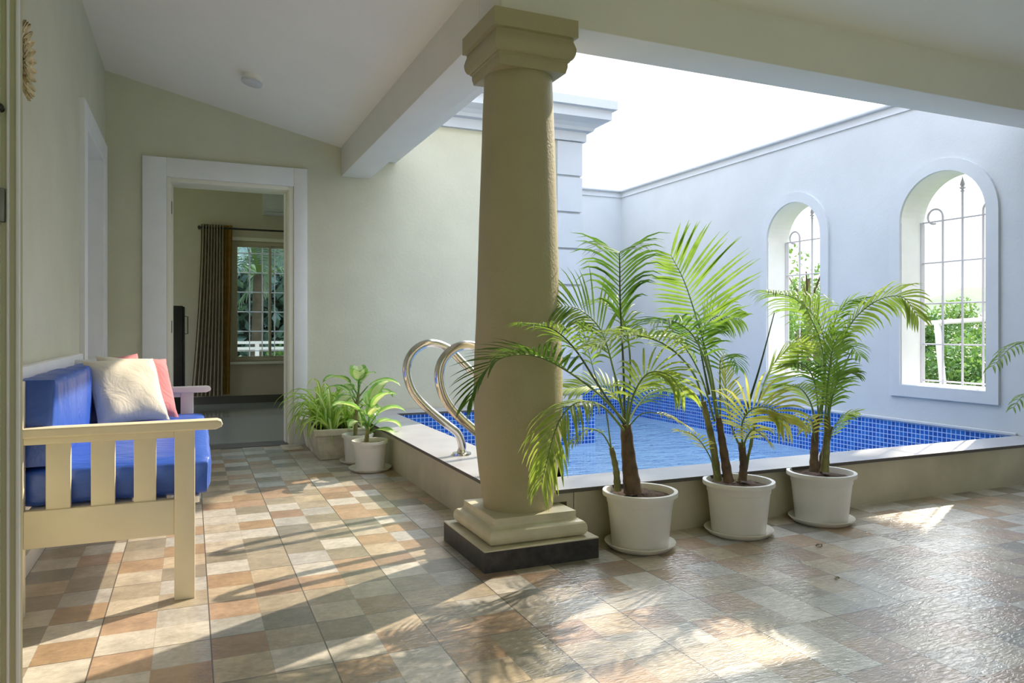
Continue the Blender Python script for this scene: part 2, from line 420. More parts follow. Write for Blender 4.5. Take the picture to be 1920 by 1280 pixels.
def wloc(o):
    v = Vector((0, 0, 0))
    while o is not None: v = v + o.location; o = o.parent
    return v
def obj(name, mb, mats, parent=None, fix=False):
    me = bpy.data.meshes.new(name)
    off = wloc(parent) if parent else Vector((0, 0, 0))
    me.from_pydata([tuple(v - off) for v in mb.v], [], mb.f)
    if isinstance(mats, str): mats = [mats]
    for m in mats: me.materials.append(MAT[m])
    me.polygons.foreach_set('material_index', mb.m)
    me.polygons.foreach_set('use_smooth', mb.sm)
    me.update()
    if fix:
        bm = bmesh.new(); bm.from_mesh(me); bmesh.ops.recalc_face_normals(bm, faces=bm.faces); bm.to_mesh(me); bm.free()
    if any(mb.sm):
        try: me.set_sharp_from_angle(angle=R(50))
        except Exception: pass
    o = bpy.data.objects.new(name, me); col.objects.link(o)
    if parent: o.parent = parent
    return o
def tag(o, label, cat, group=None, kind=None):
    o['label'] = label; o['category'] = cat
    if group: o['group'] = group
    if kind: o['kind'] = kind
    return o
def thing(name, loc, label, cat, group=None, kind=None):
    o = bpy.data.objects.new(name, None); o.location = loc; o.empty_display_size = 0.1; col.objects.link(o)
    return tag(o, label, cat, group, kind)
def struct(name, mb, mats, label, cat, fix=True):
    return tag(obj(name, mb, mats, None, fix), label, cat, None, 'structure')

def catmull(pts, n_):
    pts = [Vector(p) for p in pts]
    P = [pts[0] * 2 - pts[1]] + pts + [pts[-1] * 2 - pts[-2]]
    out = []; m = len(pts) - 1
    for i in range(n_ + 1):
        t = i / n_ * m; k = min(int(t), m - 1); u = t - k
        a, b, c, d = P[k], P[k + 1], P[k + 2], P[k + 3]
        out.append(0.5 * ((2 * b) + (c - a) * u + (2 * a - 5 * b + 4 * c - d) * u * u + (3 * b - a - 3 * c + d) * u ** 3))
    return out

# ================================================================== STRUCTURE
XL, YB, XR, YF = -0.622, 6.628, 5.25, 8.41
YN = -2.6                       # the porch goes on behind the camera
BX0, BX1 = 1.228, 1.482         # beam along the porch
BY0, BY1 = 2.935, 3.20          # beam along the pool
ZS, ZE = 2.36, 2.615            # beam soffit, ceiling at the beams
SL = 0.2324
WT = 0.27

# floor
mb = MB()
mb.box((XL, YN, -0.12), (1.34, YB, 0.0)); mb.box((1.34, YN, -0.12), (XR, 3.05, 0.0))
struct('floor', mb, 'floor', 'patchwork slate tiled porch floor in tan, grey and terracotta', 'floor')

# left wall with the deep doorway near the corner
D2a, D2b, D2t = 5.30, 6.33, 2.30
mb = MB()
mb.box((XL - 0.2, YN, -0.1), (XL, D2a, 3.7)); mb.box((XL - 0.2, D2b, -0.1), (XL, YB + 0.25, 3.7)); mb.box((XL - 0.2, D2a, D2t), (XL, D2b, 3.7))
mb.box((XL - 0.2, D2a, -0.1), (XL, D2b, 0.0))
struct('wall_left', mb, 'green', 'sage green plaster wall behind the bench', 'wall')
# back wall with the doorway
D1a, D1b, D1t = -0.17, 0.812, 2.225
mb = MB()
for x0, x1, z0, z1 in ((XL, D1a, -0.1, 3.0), (D1b, BX0 + 0.1, -0.1, 3.0), (D1a, D1b, D1t, 3.0), (XL, BX0 + 0.1, 3.0, 3.3)):
    mb.box((x0, YB, z0), (x1, YB + 0.25, z1))
struct('wall_back', mb, 'green', 'shaded sage wall around the open bedroom doorway', 'wall')
mb = MB(); mb.box((BX0 + 0.1, YB, -1.3), (3.60, YB + 0.25, 3.12))
mb.box((3.40, YB + 0.25, -1.3), (3.60, 10.9, 3.12))
struct('wall_courtyard', mb, 'green', 'pale sage wall beside the pool behind the handrails', 'wall')

# ceiling: sloping up from both beams
mb = MB()
def cz(x, y): return ZE + SL * max(BX0 - x, BY0 - y, 0)
d = BX0 - XL; yk = BY0 - d
t = 0.10
def slab(q):
    vs = [Vector(p) for p in q] + [Vector(p) + Vector((0, 0, t)) for p in q]; n_ = len(q)
    mb.add(vs, [list(range(n_)), [n_ + i for i in range(n_)][::-1]] + [[i, n_ + i, n_ + (i + 1) % n_, (i + 1) % n_] for i in range(n_)])
slab([(XL, YB, cz(XL, YB)), (XL, yk, cz(XL, yk)), (BX0, BY0, ZE), (BX0, YB, ZE)])
slab([(XL, yk, cz(XL, yk)), (XL, YN, cz(XL, YN)), (XR, YN, cz(XR, YN)), (XR, BY0, ZE), (BX0, BY0, ZE)])
struct('ceiling', mb, 'ceiling', 'off-white porch ceiling sloping up from the beams', 'ceiling')

mb = MB()
mb.box((BX0, BY1, ZS), (BX1, YB, ZE + 0.25), bev=0.004)
mb.box((BX1, BY1, ZS + 0.165), (BX1 + 0.245, YB, ZE + 0.25), bev=0.004)
struct('trim_1', mb, 'beam', 'off-white ceiling beam running back from the column to the green wall', 'beam', False)
mb = MB(); mb.box((BX0, BY0, ZS), (XR, BY1, ZE + 0.25), bev=0.004)
struct('trim_2', mb, 'beam', 'grey-white ceiling beam running right from the column to the blue-white wall', 'beam', False)

mb = MB(); mb.box((XL - 0.2, YN - 0.2, 2.25), (XR + WT, YN, 4.0)); mb.box((XL - 0.2, YN - 0.2, -0.1), (-0.5, YN, 2.25)); mb.box((3.6, YN - 0.2, -0.1), (XR + WT, YN, 2.25))  # unseen rear wall, opening sized to let fill light into the porch
struct('wall_rear', mb, 'green', 'unseen sage porch wall behind the camera, its wide opening added for fill light', 'wall')
# right wall with two arched openings
WIN = [(3.493, 4.196, 'w1'), (5.012, 5.693, 'w2')]
ZSILL, ZAPEX = 0.556, 2.205
def arch(y0, y1, z0, zapex, n_=24):
    r = (y1 - y0) / 2; zc = zapex - r; yc = (y0 + y1) / 2
    return [(yc - r * math.cos(PI * k / n_), zc + r * math.sin(PI * k / n_)) for k in range(n_ + 1)]
mb = MB(); mr = MB()
ZT = 2.79
mb.box((XR, YN, -1.3), (XR + WT, YF + WT, ZSILL))
edges = [YN] + [v for a in WIN for v in a[:2]] + [YF + WT]
for i in range(0, len(edges), 2): mb.box((XR, edges[i], ZSILL), (XR + WT, edges[i + 1], ZT))
for y0, y1, _ in WIN:
    A = arch(y0, y1, ZSILL, ZAPEX)
    for k in range(len(A) - 1):
        (ya, za), (yb_, zb) = A[k], A[k + 1]
        for x in (XR, XR + WT):
            q = [(x, ya, za), (x, yb_, zb), (x, yb_, ZT), (x, ya, ZT)]
            mb.add(q, [[0, 1, 2, 3] if x == XR else [3, 2, 1, 0]])
        mr.add([(XR, ya, za), (XR + WT, ya, za), (XR + WT, yb_, zb), (XR, yb_, zb)], [[3, 2, 1, 0]], smooth=True)
    # painted lining of the jambs and sill
    zc = A[0][1]
    mr.box((XR + 0.001, y0 - 0.001, ZSILL), (XR + WT, y0 + 0.006, zc)); mr.box((XR + 0.001, y1 - 0.006, ZSILL), (XR + WT, y1 + 0.001, zc))
    mr.box((XR - 0.002, y0, ZSILL - 0.01), (XR + WT + 0.02, y1, ZSILL + 0.006))
wr_ = struct('wall_right', mb, 'blue_white', 'blue-white courtyard wall with two arched openings', 'wall', False)
obj('reveal', mr, 'reveal', wr_)
mb = MB(); mb.box((XR - 0.0, YN, ZT), (XR + WT, YF + WT, ZT + 0.022)); mb.box((XR - 0.028, YN, ZT + 0.022), (XR + WT + 0.02, YF + WT, ZT + 0.058), bev=0.014, seg=3)
mb.box((3.6, YF, ZT), (XR, YF + WT, ZT + 0.022)); mb.box((3.6, YF - 0.028, ZT + 0.022), (XR - 0.028, YF + WT, ZT + 0.058), bev=0.014, seg=3)
mb.box((XR - 0.012, BY1, ZT - 0.045), (XR, YF, ZT - 0.03)); mb.box((3.6, YF - 0.012, ZT - 0.045), (XR, YF, ZT - 0.03))
struct('trim_3', mb, 'surround', 'rounded coping strip on top of the courtyard walls', 'trim', False)
mb = MB(); mb.box((3.60, YF, -1.3), (XR, YF + WT, ZT))
struct('wall_far', mb, 'blue_white', 'far white courtyard wall at the back of the pool', 'wall')
# window surrounds
for i, (y0, y1, _) in enumerate(WIN):
    mb = MB(); wd = 0.092; th = 0.022
    ins = arch(y0, y1, ZSILL, ZAPEX); outs = arch(y0 - wd, y1 + wd, ZSILL, ZAPEX + wd)
    ins = [(y0, ZSILL)] + ins + [(y1, ZSILL)]; outs = [(y0 - wd, ZSILL - wd)] + outs + [(y1 + wd, ZSILL - wd)]
    ni = len(ins)
    ins.append(ins[0]); outs.append(outs[0])
    for k in range(ni):
        a, b, c, d_ = ins[k], ins[k + 1], outs[k + 1], outs[k]
        x1 = XR - th
        mb.add([(x1, *a), (x1, *b), (x1, *c), (x1, *d_)], [[0, 3, 2, 1]])
        mb.add([(x1, *d_), (x1, *c), (XR, *c), (XR, *d_)], [[0, 3, 2, 1]], smooth=True)
        mb.add([(x1, *a), (x1, *b), (XR + 0.002, *b), (XR + 0.002, *a)], [[0, 1, 2, 3]], smooth=True)
    struct('window_%d' % (i + 1), mb, 'surround', ('raised arched surround of the nearer right-hand window' if i == 0 else 'raised arched surround of the farther window behind the palms'), 'window', True)

# iron grilles
XG = XR + 0.235
def grille(y0, y1, label):
    root = thing('window_grille', (XG, (y0 + y1) / 2, ZSILL + 0.006), label, 'window grille', 'iron window grilles')
    W = y1 - y0
    m_ = MB(); m_.box((XG - 0.02, y1 - 0.014, ZSILL + 0.006), (XG + 0.02, y1 - 0.006, 1.865)); obj('side_bar', m_, 'grille', root)
    m_ = MB(); m_.box((XG - 0.02, y0 + 0.006, ZSILL + 0.006), (XG + 0.02, y0 + 0.014, 1.865)); obj('side_bar', m_, 'grille', root)
    for z in (0.585, 0.879, 1.207, 1.535, 1.865):
        m_ = MB(); m_.tube([(XG, y0 + 0.008, z), (XG, y1 - 0.008, z)], 0.0065, 8); obj('cross_bar', m_, 'grille', root)
    yc = (y0 + y1) / 2
    for sgn in (1, -1):
        yy = yc + sgn * W * 0.232; r = 0.07
        pts = [(XG, yy, ZSILL + 0.006), (XG, yy, 1.90)]
        for k in range(1, 26):
            a = PI * 1.55 * k / 25
            rr = r * (1 - 0.25 * k / 25)
            pts.append((XG, yy + sgn * (r - rr * math.cos(a)), 1.90 + rr * math.sin(a)))
        m_ = MB(); m_.tube(pts, 0.0085, 8); obj('scroll_bar', m_, 'grille', root)
    m_ = MB(); m_.tube([(XG, yc, ZSILL + 0.006), (XG, yc, 2.07)], 0.0085, 8); sb = obj('spear_bar', m_, 'grille', root)
    m_ = MB(); m_.lathe([(0.009, 0), (0.018, 0.006), (0.009, 0.014), (0.010, 0.022), (0.026, 0.032), (0.010, 0.042), (0.018, 0.056), (0.014, 0.075), (0.006, 0.10), (0.0, 0.125)], (XG, yc, 2.065), 12)
    obj('finial', m_, 'grille', sb)
grille(WIN[0][0], WIN[0][1], 'white iron grille with scrolls and spear in the nearer, larger-looking arched window')
grille(WIN[1][0], WIN[1][1], 'white iron grille in the farther arched window behind the third palm')

# pilaster and cornice on the corner of the bedroom block
mb = MB()
zs = [-1.3, 0.34, 0.708, 1.076, 1.444, 1.812, 2.180, 2.548, 2.905]
for a, b in zip(zs[:-1], zs[1:]):
    mb.box((3.373, YB - 0.03, a + 0.012), (3.655, YB + 0.3, b - 0.012))
mb.box((3.385, YB - 0.008, -1.3), (3.643, YB + 0.28, 2.905))
struct('trim_4', mb, 'blue_white', 'white block-jointed corner pilaster beyond the column', 'pilaster')
mb = MB()
CP = [(0.0, 2.905), (0.046, 2.905), (0.046, 2.998), (0.097, 3.006), (0.112, 3.035), (0.150, 3.066), (0.234, 3.10), (0.234, 3.192), (0.278, 3.198), (0.278, 3.283), (0.0, 3.283)]
x0c, xc, yc_ = BX1 + 0.25, 3.648, YB
vs = []
for p_, z_ in CP: vs.append((x0c, yc_ - p_, z_))
for p_, z_ in CP: vs.append((xc + p_, yc_ - p_, z_))
for p_, z_ in CP: vs.append((xc + p_, 10.9, z_))
k_ = len(CP); fs = []
for s_ in (0, 1):
    for i in range(k_ - 1): fs.append([s_ * k_ + i, s_ * k_ + i + 1, (s_ + 1) * k_ + i + 1, (s_ + 1) * k_ + i])
fs += [list(range(k_)), [2 * k_ + i for i in range(k_)]]
mb.add(vs, fs)
mb.box((XL, YB + 0.02, 3.14), (xc, 10.9, 3.28))
struct('trim_5', mb, 'blue_white', 'white stepped cornice along the top of the bedroom block', 'cornice')

# ---- doorway 1 (to the bedroom)
d1 = thing('door_1', ((D1a + D1b) / 2, YB, 0), 'white framed open doorway into the bedroom', 'door', None, 'structure')
mb = MB()
mb.box((-0.358, YB - 0.035, 0), (D1a - 0.012, YB, 2.393), bev=0.003); mb.box((D1b + 0.004, YB - 0.035, 0), (0.928, YB, 2.393), bev=0.003)
mb.box((D1a - 0.012, YB - 0.035, D1t + 0.01), (D1b + 0.004, YB, 2.393), bev=0.003)
obj('architrave', mb, 'trim', d1)
mb = MB()
mb.box((D1a - 0.012, YB - 0.022, 0), (D1a + 0.022, YB + 0.24, D1t + 0.01), bev=0.003); mb.box((D1b - 0.036, YB - 0.022, 0), (D1b + 0.004, YB + 0.24, D1t + 0.01), bev=0.003)
mb.box((D1a + 0.022, YB - 0.022, D1t - 0.025), (D1b - 0.036, YB + 0.24, D1t + 0.01), bev=0.003)
mb.box((D1b - 0.05, YB + 0.10, 0), (D1b - 0.036, YB + 0.24, D1t - 0.025)); mb.box((D1a + 0.022, YB + 0.10, 0), (D1a + 0.034, YB + 0.24, D1t - 0.025))
obj('door_frame', mb, 'cream', d1)
mb = MB(); mb.box((D1a + 0.022, YB - 0.02, 0), (D1b - 0.036, YB + 0.24, 0.006)); obj('threshold', mb, 'coping_shade_threshold', d1)
for z in (2.0, 1.02, 0.3):
    mb = MB(); mb.box((D1a + 0.020, YB + 0.0, z - 0.05), (D1a + 0.0245, YB + 0.06, z + 0.05)); mb.tube([(D1a + 0.024, YB + 0.06, z - 0.05), (D1a + 0.024, YB + 0.06, z + 0.05)], 0.005, 8)
    obj('hinge', mb, 'knob', d1)

# ---- doorway 2 (deep white doorway in the left wall)
d2 = thing('door_2', (XL, 5.8, 0), 'white framed closed doorway in the left wall beyond the bench', 'door', None, 'structure')
mb = MB(); tw = 0.03
mb.box((XL, 5.150, 0), (XL + tw, D2a, 2.41), 0); mb.box((XL, D2b, 0), (XL + tw, 6.48, 2.41)); mb.box((XL, D2a, D2t), (XL + tw, D2b, 2.41))
obj('architrave', mb, 'trim', d2)
mb = MB(); mb.box((XL - 0.16, D2a, 0), (XL + 0.02, D2a + 0.035, D2t)); mb.box((XL - 0.16, D2b - 0.035, 0), (XL + 0.02, D2b, D2t)); mb.box((XL - 0.16, D2a + 0.035, D2t - 0.035), (XL + 0.02, D2b - 0.035, D2t))
obj('door_frame', mb, 'trim', d2)
mb = MB(); mb.box((XL - 0.15, D2a + 0.04, 0.008), (XL - 0.11, D2b - 0.04, D2t - 0.04), bev=0.003)
for z0, z1 in ((0.2, 1.0), (1.15, 2.1)): mb.box((XL - 0.112, D2a + 0.16, z0), (XL - 0.10, D2b - 0.16, z1), bev=0.008)
obj('door_leaf', mb, 'trim', d2)

# ---- door 3: leaf at the very left edge of the view
d3 = thing('door_3', (XL, 2.1, 0), 'olive door leaf with white edge strips at the left edge of the view', 'door', None, 'structure')
def lx(px, y): return _ray(px, 600).x / _ray(px, 600).y * y
mb = MB(); yv = 2.10
mb.box((XL + 0.002, yv, 0.01), (lx(37, yv), yv + 0.035, 2.5), bev=0.002)
obj('door_leaf', mb, 'olive_door', d3)
mb = MB()
mb.box((lx(30, yv), yv - 0.008, 0.01), (lx(37.5, yv), yv + 0.006, 2.5), bev=0.003); obj('edge_strip', mb, 'trim', d3)
mb = MB(); mb.box((lx(13, yv), yv - 0.010, 0.01), (lx(19, yv), yv + 0.004, 2.5), bev=0.003); obj('bead', mb, 'trim', d3)
mb = MB(); mb.box((XL + 0.03, yv - 0.012, 0.01), (lx(1.0, yv), yv + 0.004, 2.5), bev=0.003); obj('bead', mb, 'trim', d3)
mb = MB(); mb.box((lx(-14, yv), yv - 0.016, 1.255), (lx(11, yv), yv - 0.001, 1.335), bev=0.002); obj('latch_plate', mb, 'knob', d3)
mb = MB(); mb.lathe([(0.0, 0.03), (0.008, 0.028), (0.010, 0.02), (0.006, 0.008), (0.008, 0.0)], (lx(2, yv), yv - 0.0, 1.525), 14, axis=(0, -1, 0)); obj('knob', mb, 'black', d3)

# ---- skirting on the left wall
mb = MB(); mb.box((XL, YN, 0), (XL + 0.012, 5.15, 0.085))
struct('baseboard_left', mb, 'trim', 'low white skirting under the bench along the left wall', 'baseboard')

# ================================================================== POOL
ZC = 0.263; YI, XI = 3.275, 1.64
YW = 6.31; XWC = 3.64
pool = thing('swimming_pool', (3.4, 5.0, -1.3), 'blue mosaic tiled pool with beige curb and pale stone coping', 'swimming pool', None, 'thing')
mb = MB()
mb.box((1.637, 3.04, 0.0), (XR - 0.002, YI, ZC - 0.02)); mb.box((1.322, 3.338, 0.0), (XI, YB - 0.002, ZC - 0.02))
mb.box((1.322, 3.04, 0.20), (1.64, 3.34, ZC - 0.02)); mb.box((1.602, 3.04, 0.0925), (1.64, 3.34, 0.20)); mb.box((1.322, 3.304, 0.0925), (1.602, 3.34, 0.20))
obj('curb', mb, 'curb', pool)
mb = MB()
mb.prism([(1.295, 3.012), (XR - 0.003, 3.012), (XR - 0.003, YI + 0.008), (XI + 0.008, YI + 0.008), (XI + 0.008, YW), (XWC + 0.008, YW - 0.008), (XWC + 0.008, YB - 0.032), (1.295, YB - 0.003)], 'z', ZC - 0.018, ZC)
co = obj('coping', mb, ['coping', 'coping_shade_threshold'], pool, True)
for p in co.data.polygons:
    if abs(p.normal.z) < 0.5: p.material_index = 1  # vertical faces coloured dark in place of shade
mb = MB()
ZB = -1.25
ring = [(XI, YI), (XR, YI), (XR, YF), (XWC, YF), (XWC, YW), (XI, YW)]
zt = ZC - 0.004
nr = len(ring)
vs = [(x, y, zt) for x, y in ring] + [(x, y, ZB) for x, y in ring]
vs = [(x - (0.004 if x == XR else 0), y - (0.004 if y == YF else 0), z) for x, y, z in vs]
fs = [[i, nr + i, nr + (i + 1) % nr, (i + 1) % nr] for i in range(nr)]
mb.add(vs, fs)
mb.add([vs[nr + 0], vs[nr + 1], vs[nr + 2], vs[nr + 3], vs[nr + 4], vs[nr + 5]], [[0, 1, 2, 3, 4, 5]])
obj('basin', mb, 'mosaic', pool)
mb = MB(); mb.box((XR - 0.02, YI + 0.008, ZC - 0.006), (XR - 0.002, YF - 0.002, ZC + 0.018), bev=0.004); mb.box((XWC + 0.01, YF - 0.02, ZC - 0.006), (XR - 0.02, YF - 0.002, ZC + 0.018), bev=0.004)
obj('edge_trim', mb, 'surround', pool)
mb = MB(); mb.add([(XI, YI, -0.12), (XR - 0.004, YI, -0.12), (XR - 0.004, YF - 0.004, -0.12), (XWC, YF - 0.004, -0.12), (XWC, YW, -0.12), (XI, YW, -0.12)], [[0, 1, 2, 3, 4, 5]])
tag(obj('pool_water', mb, 'water'), 'rippled clear blue water filling the pool', 'water', None, 'stuff')

# ladder handrails
lad = thing('pool_ladder', (1.463, 3.8, ZC), 'pair of looped polished steel handrails of the pool ladder', 'pool ladder')
for y in (4.098, 3.50):
    pts = [(1.463, y, ZC), (1.462, y, 0.325), (1.435, y, 0.39), (1.371, y, 0.445), (1.248, y, 0.548), (1.168, y, 0.640), (1.131, y, 0.747), (1.143, y, 0.832), (1.197, y, 0.895), (1.28, y, 0.92),
           (1.375, y, 0.89), (1.46, y, 0.812), (1.62, y, 0.655), (1.74, y, 0.51), (1.785, y, 0.40), (1.79, y, 0.0), (1.79, y, -0.7)]
    m_ = MB(); m_.tube(catmull(pts, 110), 0.024, 16); h = obj('handrail', m_, 'steel', lad)
    m_ = MB(); m_.lathe([(0.024, 0.03), (0.03, 0.012), (0.056, 0.010), (0.058, 0.0)], (1.463, y, ZC + 0.0005), 28); obj('flange', m_, 'steel', h)
for z in (-0.2, -0.45):
    m_ = MB(); m_.box((1.755, 3.52, z - 0.015), (1.835, 4.078, z + 0.015), bev=0.006); obj('step', m_, 'steel', lad)

# ================================================================== COLUMN
CX, CY = 1.368, 3.07
colm = thing('column', (CX, CY, 0), 'thick beige plaster column on a black granite plinth at the pool corner', 'column', None, 'thing')
mb = MB(); mb.box((CX - 0.268, CY - 0.264, 0), (CX + 0.268, CY + 0.264, 0.086), 0); mb.box((CX - 0.268, CY - 0.264, 0.086), (CX + 0.268, CY + 0.264, 0.0915), 1)
obj('plinth', mb, ['granite', 'plinth_top'], colm)
mb = MB()
prof = [(0.206, 0.0915)]
for k in range(9):
    a = -PI / 2 + PI * k / 8; prof.append((0.212 + 0.020 * math.cos(a), 0.126 + 0.032 * math.sin(a)))
prof += [(0.205, 0.160), (0.197, 0.166), (0.193, 0.175), (0.193, 0.199)]
mb.sqlathe(prof, (CX, CY)); obj('base_moulding', mb, 'plinth_top', colm)
mb = MB()
sh = [(0.158, 0.199), (0.166, 0.26), (0.181, 0.36), (0.194, 0.48), (0.2005, 0.60), (0.203, 0.72), (0.202, 0.82), (0.198, 0.92), (0.192, 1.04), (0.185, 1.25), (0.178, 1.5), (0.169, 1.75), (0.161, 2.0), (0.154, 2.15), (0.153, 2.19)]
mb.lathe(sh, (CX, CY, 0), 64); obj('shaft', mb, 'column', colm)
mb = MB()
prof = [(0.158, 2.135), (0.165, 2.16), (0.165, 2.178), (0.172, 2.182)]
for k in range(8):
    a = -PI / 2 * (1 - k / 7); prof.append((0.172 + 0.022 * math.cos(a), 2.235 + 0.048 * math.sin(a)))
prof += [(0.190, 2.25), (0.184, 2.268), (0.184, 2.280), (0.200, 2.284), (0.200, ZS)]
mb.sqlathe(prof, (CX, CY - 0.005)); obj('capital', mb, 'column', colm)

# ================================================================== BENCH
BN, BF = 2.985, 4.80          # outer faces of the two ends
bench = thing('bench', (-0.28, 3.9, 0), 'long cream-painted wooden slatted bench with blue seat against the left wall', 'bench')
def side_panel(yo, sgn, mat):
    """yo outer face, sgn +1 when the panel thickness runs towards +y"""
    t_ = 0.045
    a, b = sorted((yo, yo + sgn * t_))
    m_ = MB(); m_.box((-0.056, a, 0.0), (0.014, b + 0.0, 0.628), bev=0.003); obj('leg', m_, mat, bench)
    m_ = MB(); m_.box((-0.598, a, 0.0), (-0.528, b, 0.82), bev=0.003); obj('leg', m_, mat, bench)
    m_ = MB(); m_.box((-0.528, a + 0.004, 0.242), (-0.056, b - 0.004, 0.372), bev=0.003); obj('side_rail', m_, mat, bench)
    m_ = MB(); m_.box((-0.528, a + 0.004, 0.600), (-0.056, b - 0.004, 0.628), bev=0.002); obj('side_rail', m_, mat, bench)
    for x0, x1 in ((-0.463, -0.388), (-0.326, -0.250), (-0.190, -0.117)):
        m_ = MB(); m_.box((x0, a + 0.010, 0.372), (x1, b - 0.010, 0.600), bev=0.002); obj('slat', m_, mat, bench)
    m_ = MB()
    prof_ = [(-0.60, 0.0), (0.085, 0.0), (0.105, 0.008), (0.110, 0.018), (0.106, 0.030), (0.092, 0.036), (-0.60, 0.033)]
    bm = bmesh.new(); 
    ya, yb2 = a - 0.014, b + 0.014
    m_.prism([(x, 0.625 + z) for x, z in prof_], 'y', ya, yb2)
    bm.free(); o_ = obj('armrest', m_, mat, bench, True)
    bv = o_.modifiers.new('bevel', 'BEVEL'); bv.width = 0.006; bv.segments = 2; bv.limit_method = 'ANGLE'; bv.angle_limit = R(50)
side_panel(BN, 1, 'bench_paint')
side_panel(BF, -1, 'bench_white')
m_ = MB(); m_.box((-0.045, BN + 0.046, 0.255), (-0.012, BF - 0.046, 0.372), bev=0.003); obj('front_rail', m_, 'bench_paint', bench)
m_ = MB(); m_.box((-0.590, BN + 0.046, 0.255), (-0.557, BF - 0.046, 0.372), bev=0.003); obj('back_rail', m_, 'bench_white', bench)
m_ = MB(); m_.box((-0.600, BN - 0.002, 0.80), (-0.560, BF + 0.002, 0.862), bev=0.004); obj('top_rail', m_, 'bench_white', bench)
m_ = MB(); m_.box((-0.592, BN + 0.046, 0.46), (-0.562, BF - 0.046, 0.80), bev=0.003); obj('back_panel', m_, 'bench_white', bench)
for k in range(5):
    x = -0.52 + k * 0.115
    m_ = MB(); m_.box((x, BN + 0.046, 0.345), (x + 0.09, BF - 0.046, 0.370), bev=0.003); obj('seat_slat', m_, 'bench_white', bench)

def cushion(name, a, b, bev, mat, puff=0.012, seed=0, piping=True):
    rnd = random.Random(seed)
    bm = bmesh.new(); bmesh.ops.create_cube(bm, size=1.0)
    c = [(a[i] + b[i]) / 2 for i in range(3)]; d_ = [b[i] - a[i] for i in range(3)]
    bmesh.ops.subdivide_edges(bm, edges=bm.edges[:], cuts=14, use_grid_fill=True)
    vs = []
    for v in bm.verts:
        u = [v.co[i] * 2 for i in range(3)]
        q = Vector((u[0] * d_[0] / 2, u[1] * d_[1] / 2, u[2] * d_[2] / 2))
        core = Vector([max(-d_[i] / 2 + bev, min(d_[i] / 2 - bev, q[i])) for i in range(3)])
        dl = q - core
        if dl.length > 1e-9: q = core + dl.normalized() * bev
        for i in range(3):
            j, k = (i + 1) % 3, (i + 2) % 3
            q[i] += u[i] ** 3 * puff * (1 - u[j] ** 2) * (1 - u[k] ** 4)
        wv_ = 0.004 * math.sin(q.y * 21 + q.x * 9 + seed) + 0.003 * math.sin(q.y * 47 - q.z * 30)
        q += Vector((wv_ * 0.6, 0, wv_ * 0.6))
        v.co = q + Vector(c)
    mbx = MB(); bm.verts.index_update()
    mbx.add([v.co.copy() for v in bm.verts], [[v.index for v in f.verts] for f in bm.faces], 0, True); bm.free()
    return obj(name, mbx, mat)
s_ = cushion('seat_cushion', (-0.548, BN + 0.052, 0.371), (0.068, BF - 0.052, 0.508), 0.026, 'blue_vinyl', 0.012, 1)
tag(s_, 'long blue vinyl seat cushion lying on the bench', 'cushion')
s_ = cushion('back_cushion', (-0.556, BN + 0.052, 0.510), (-0.440, 3.91, 0.822), 0.014, 'blue_vinyl', 0.007, 4)
tag(s_, 'blue vinyl back cushion standing at the near end of the bench', 'cushion', 'bench back cushions')
s_ = cushion('back_cushion', (-0.556, 3.95, 0.510), (-0.452, BF - 0.052, 0.815), 0.014, 'blue_vinyl', 0.007, 7)
tag(s_, 'blue vinyl back cushion at the far end of the bench, hidden behind the pillows', 'cushion', 'bench back cushions')

def pillow(loc, rot, w_, h_, t_, mats, stripes, label, seed=0):
    n_ = 26; vs = []; fs = []; ms = []
    for side in (1, -1):
        for i in range(n_ + 1):
            for j in range(n_ + 1):
                u = i / n_ * 2 - 1; v = j / n_ * 2 - 1
                th = t_ / 2 * (max(0, 1 - u ** 4) * max(0, 1 - v ** 4)) ** 0.55
                pin = 1 - 0.07 * (1 - u * u) * (abs(v) ** 3); pin2 = 1 - 0.07 * (1 - v * v) * (abs(u) ** 3)
                wr2 = 0.003 * math.sin(5 * u + 3 * v + seed) + 0.0015 * math.sin(7 * u - 6 * v + 2 * seed)
                x = u * w_ / 2 * pin2; y = v * h_ / 2 * pin
                vs.append(Vector((x, y, side * (th + (wr2 if th > 0.01 else 0)))))
    mbp = MB(); st = n_ + 1
    for si in (0, 1):
        o = si * st * st
        for i in range(n_):
            for j in range(n_):
                q = [o + i * st + j, o + (i + 1) * st + j, o + (i + 1) * st + j + 1, o + i * st + j + 1]
                u = (i + 0.5) / n_
                mi = 0
                for lim, idx in stripes:
                    if u >= lim: mi = idx
                fs.append((q if si == 0 else q[::-1], mi))
    Mx = Matrix.Translation(loc) @ rot.to_matrix().to_4x4()
    vs = [Mx @ v for v in vs]
    mbp.v = vs
    for q, mi in fs: mbp.f.append(q); mbp.m.append(mi); mbp.sm.append(True)
    return tag(obj('throw_pillow', mbp, mats), label, 'pillow', 'throw pillows on the bench')
from mathutils import Euler
def frame_rot(xdir, ydir):
    x = Vector(xdir).normalized(); y = Vector(ydir); y = (y - x * y.dot(x)).normalized(); z = x.cross(y)
    return Matrix((x, y, z)).transposed().to_quaternion()
XD, YD = (0.86, 0.50, 0.0), (-0.24, 0.413, 0.87)
pillow(Vector((-0.300, 4.24, 0.685)), frame_rot(XD, YD), 0.36, 0.36, 0.13, ['cream_fabric'], [(0, 0)], 'cream pillow leaning in front of the pink-ended one on the bench', 1)
pillow(Vector((-0.258, 4.395, 0.690)), frame_rot((0.86, 0.50, -0.07), YD), 0.38, 0.36, 0.12, ['cream_fabric', 'grey_fabric', 'pink_fabric'], [(0, 0), (0.55, 1), (0.74, 2)], 'pillow with a pink end band and pale grey stripe on the bench', 3)
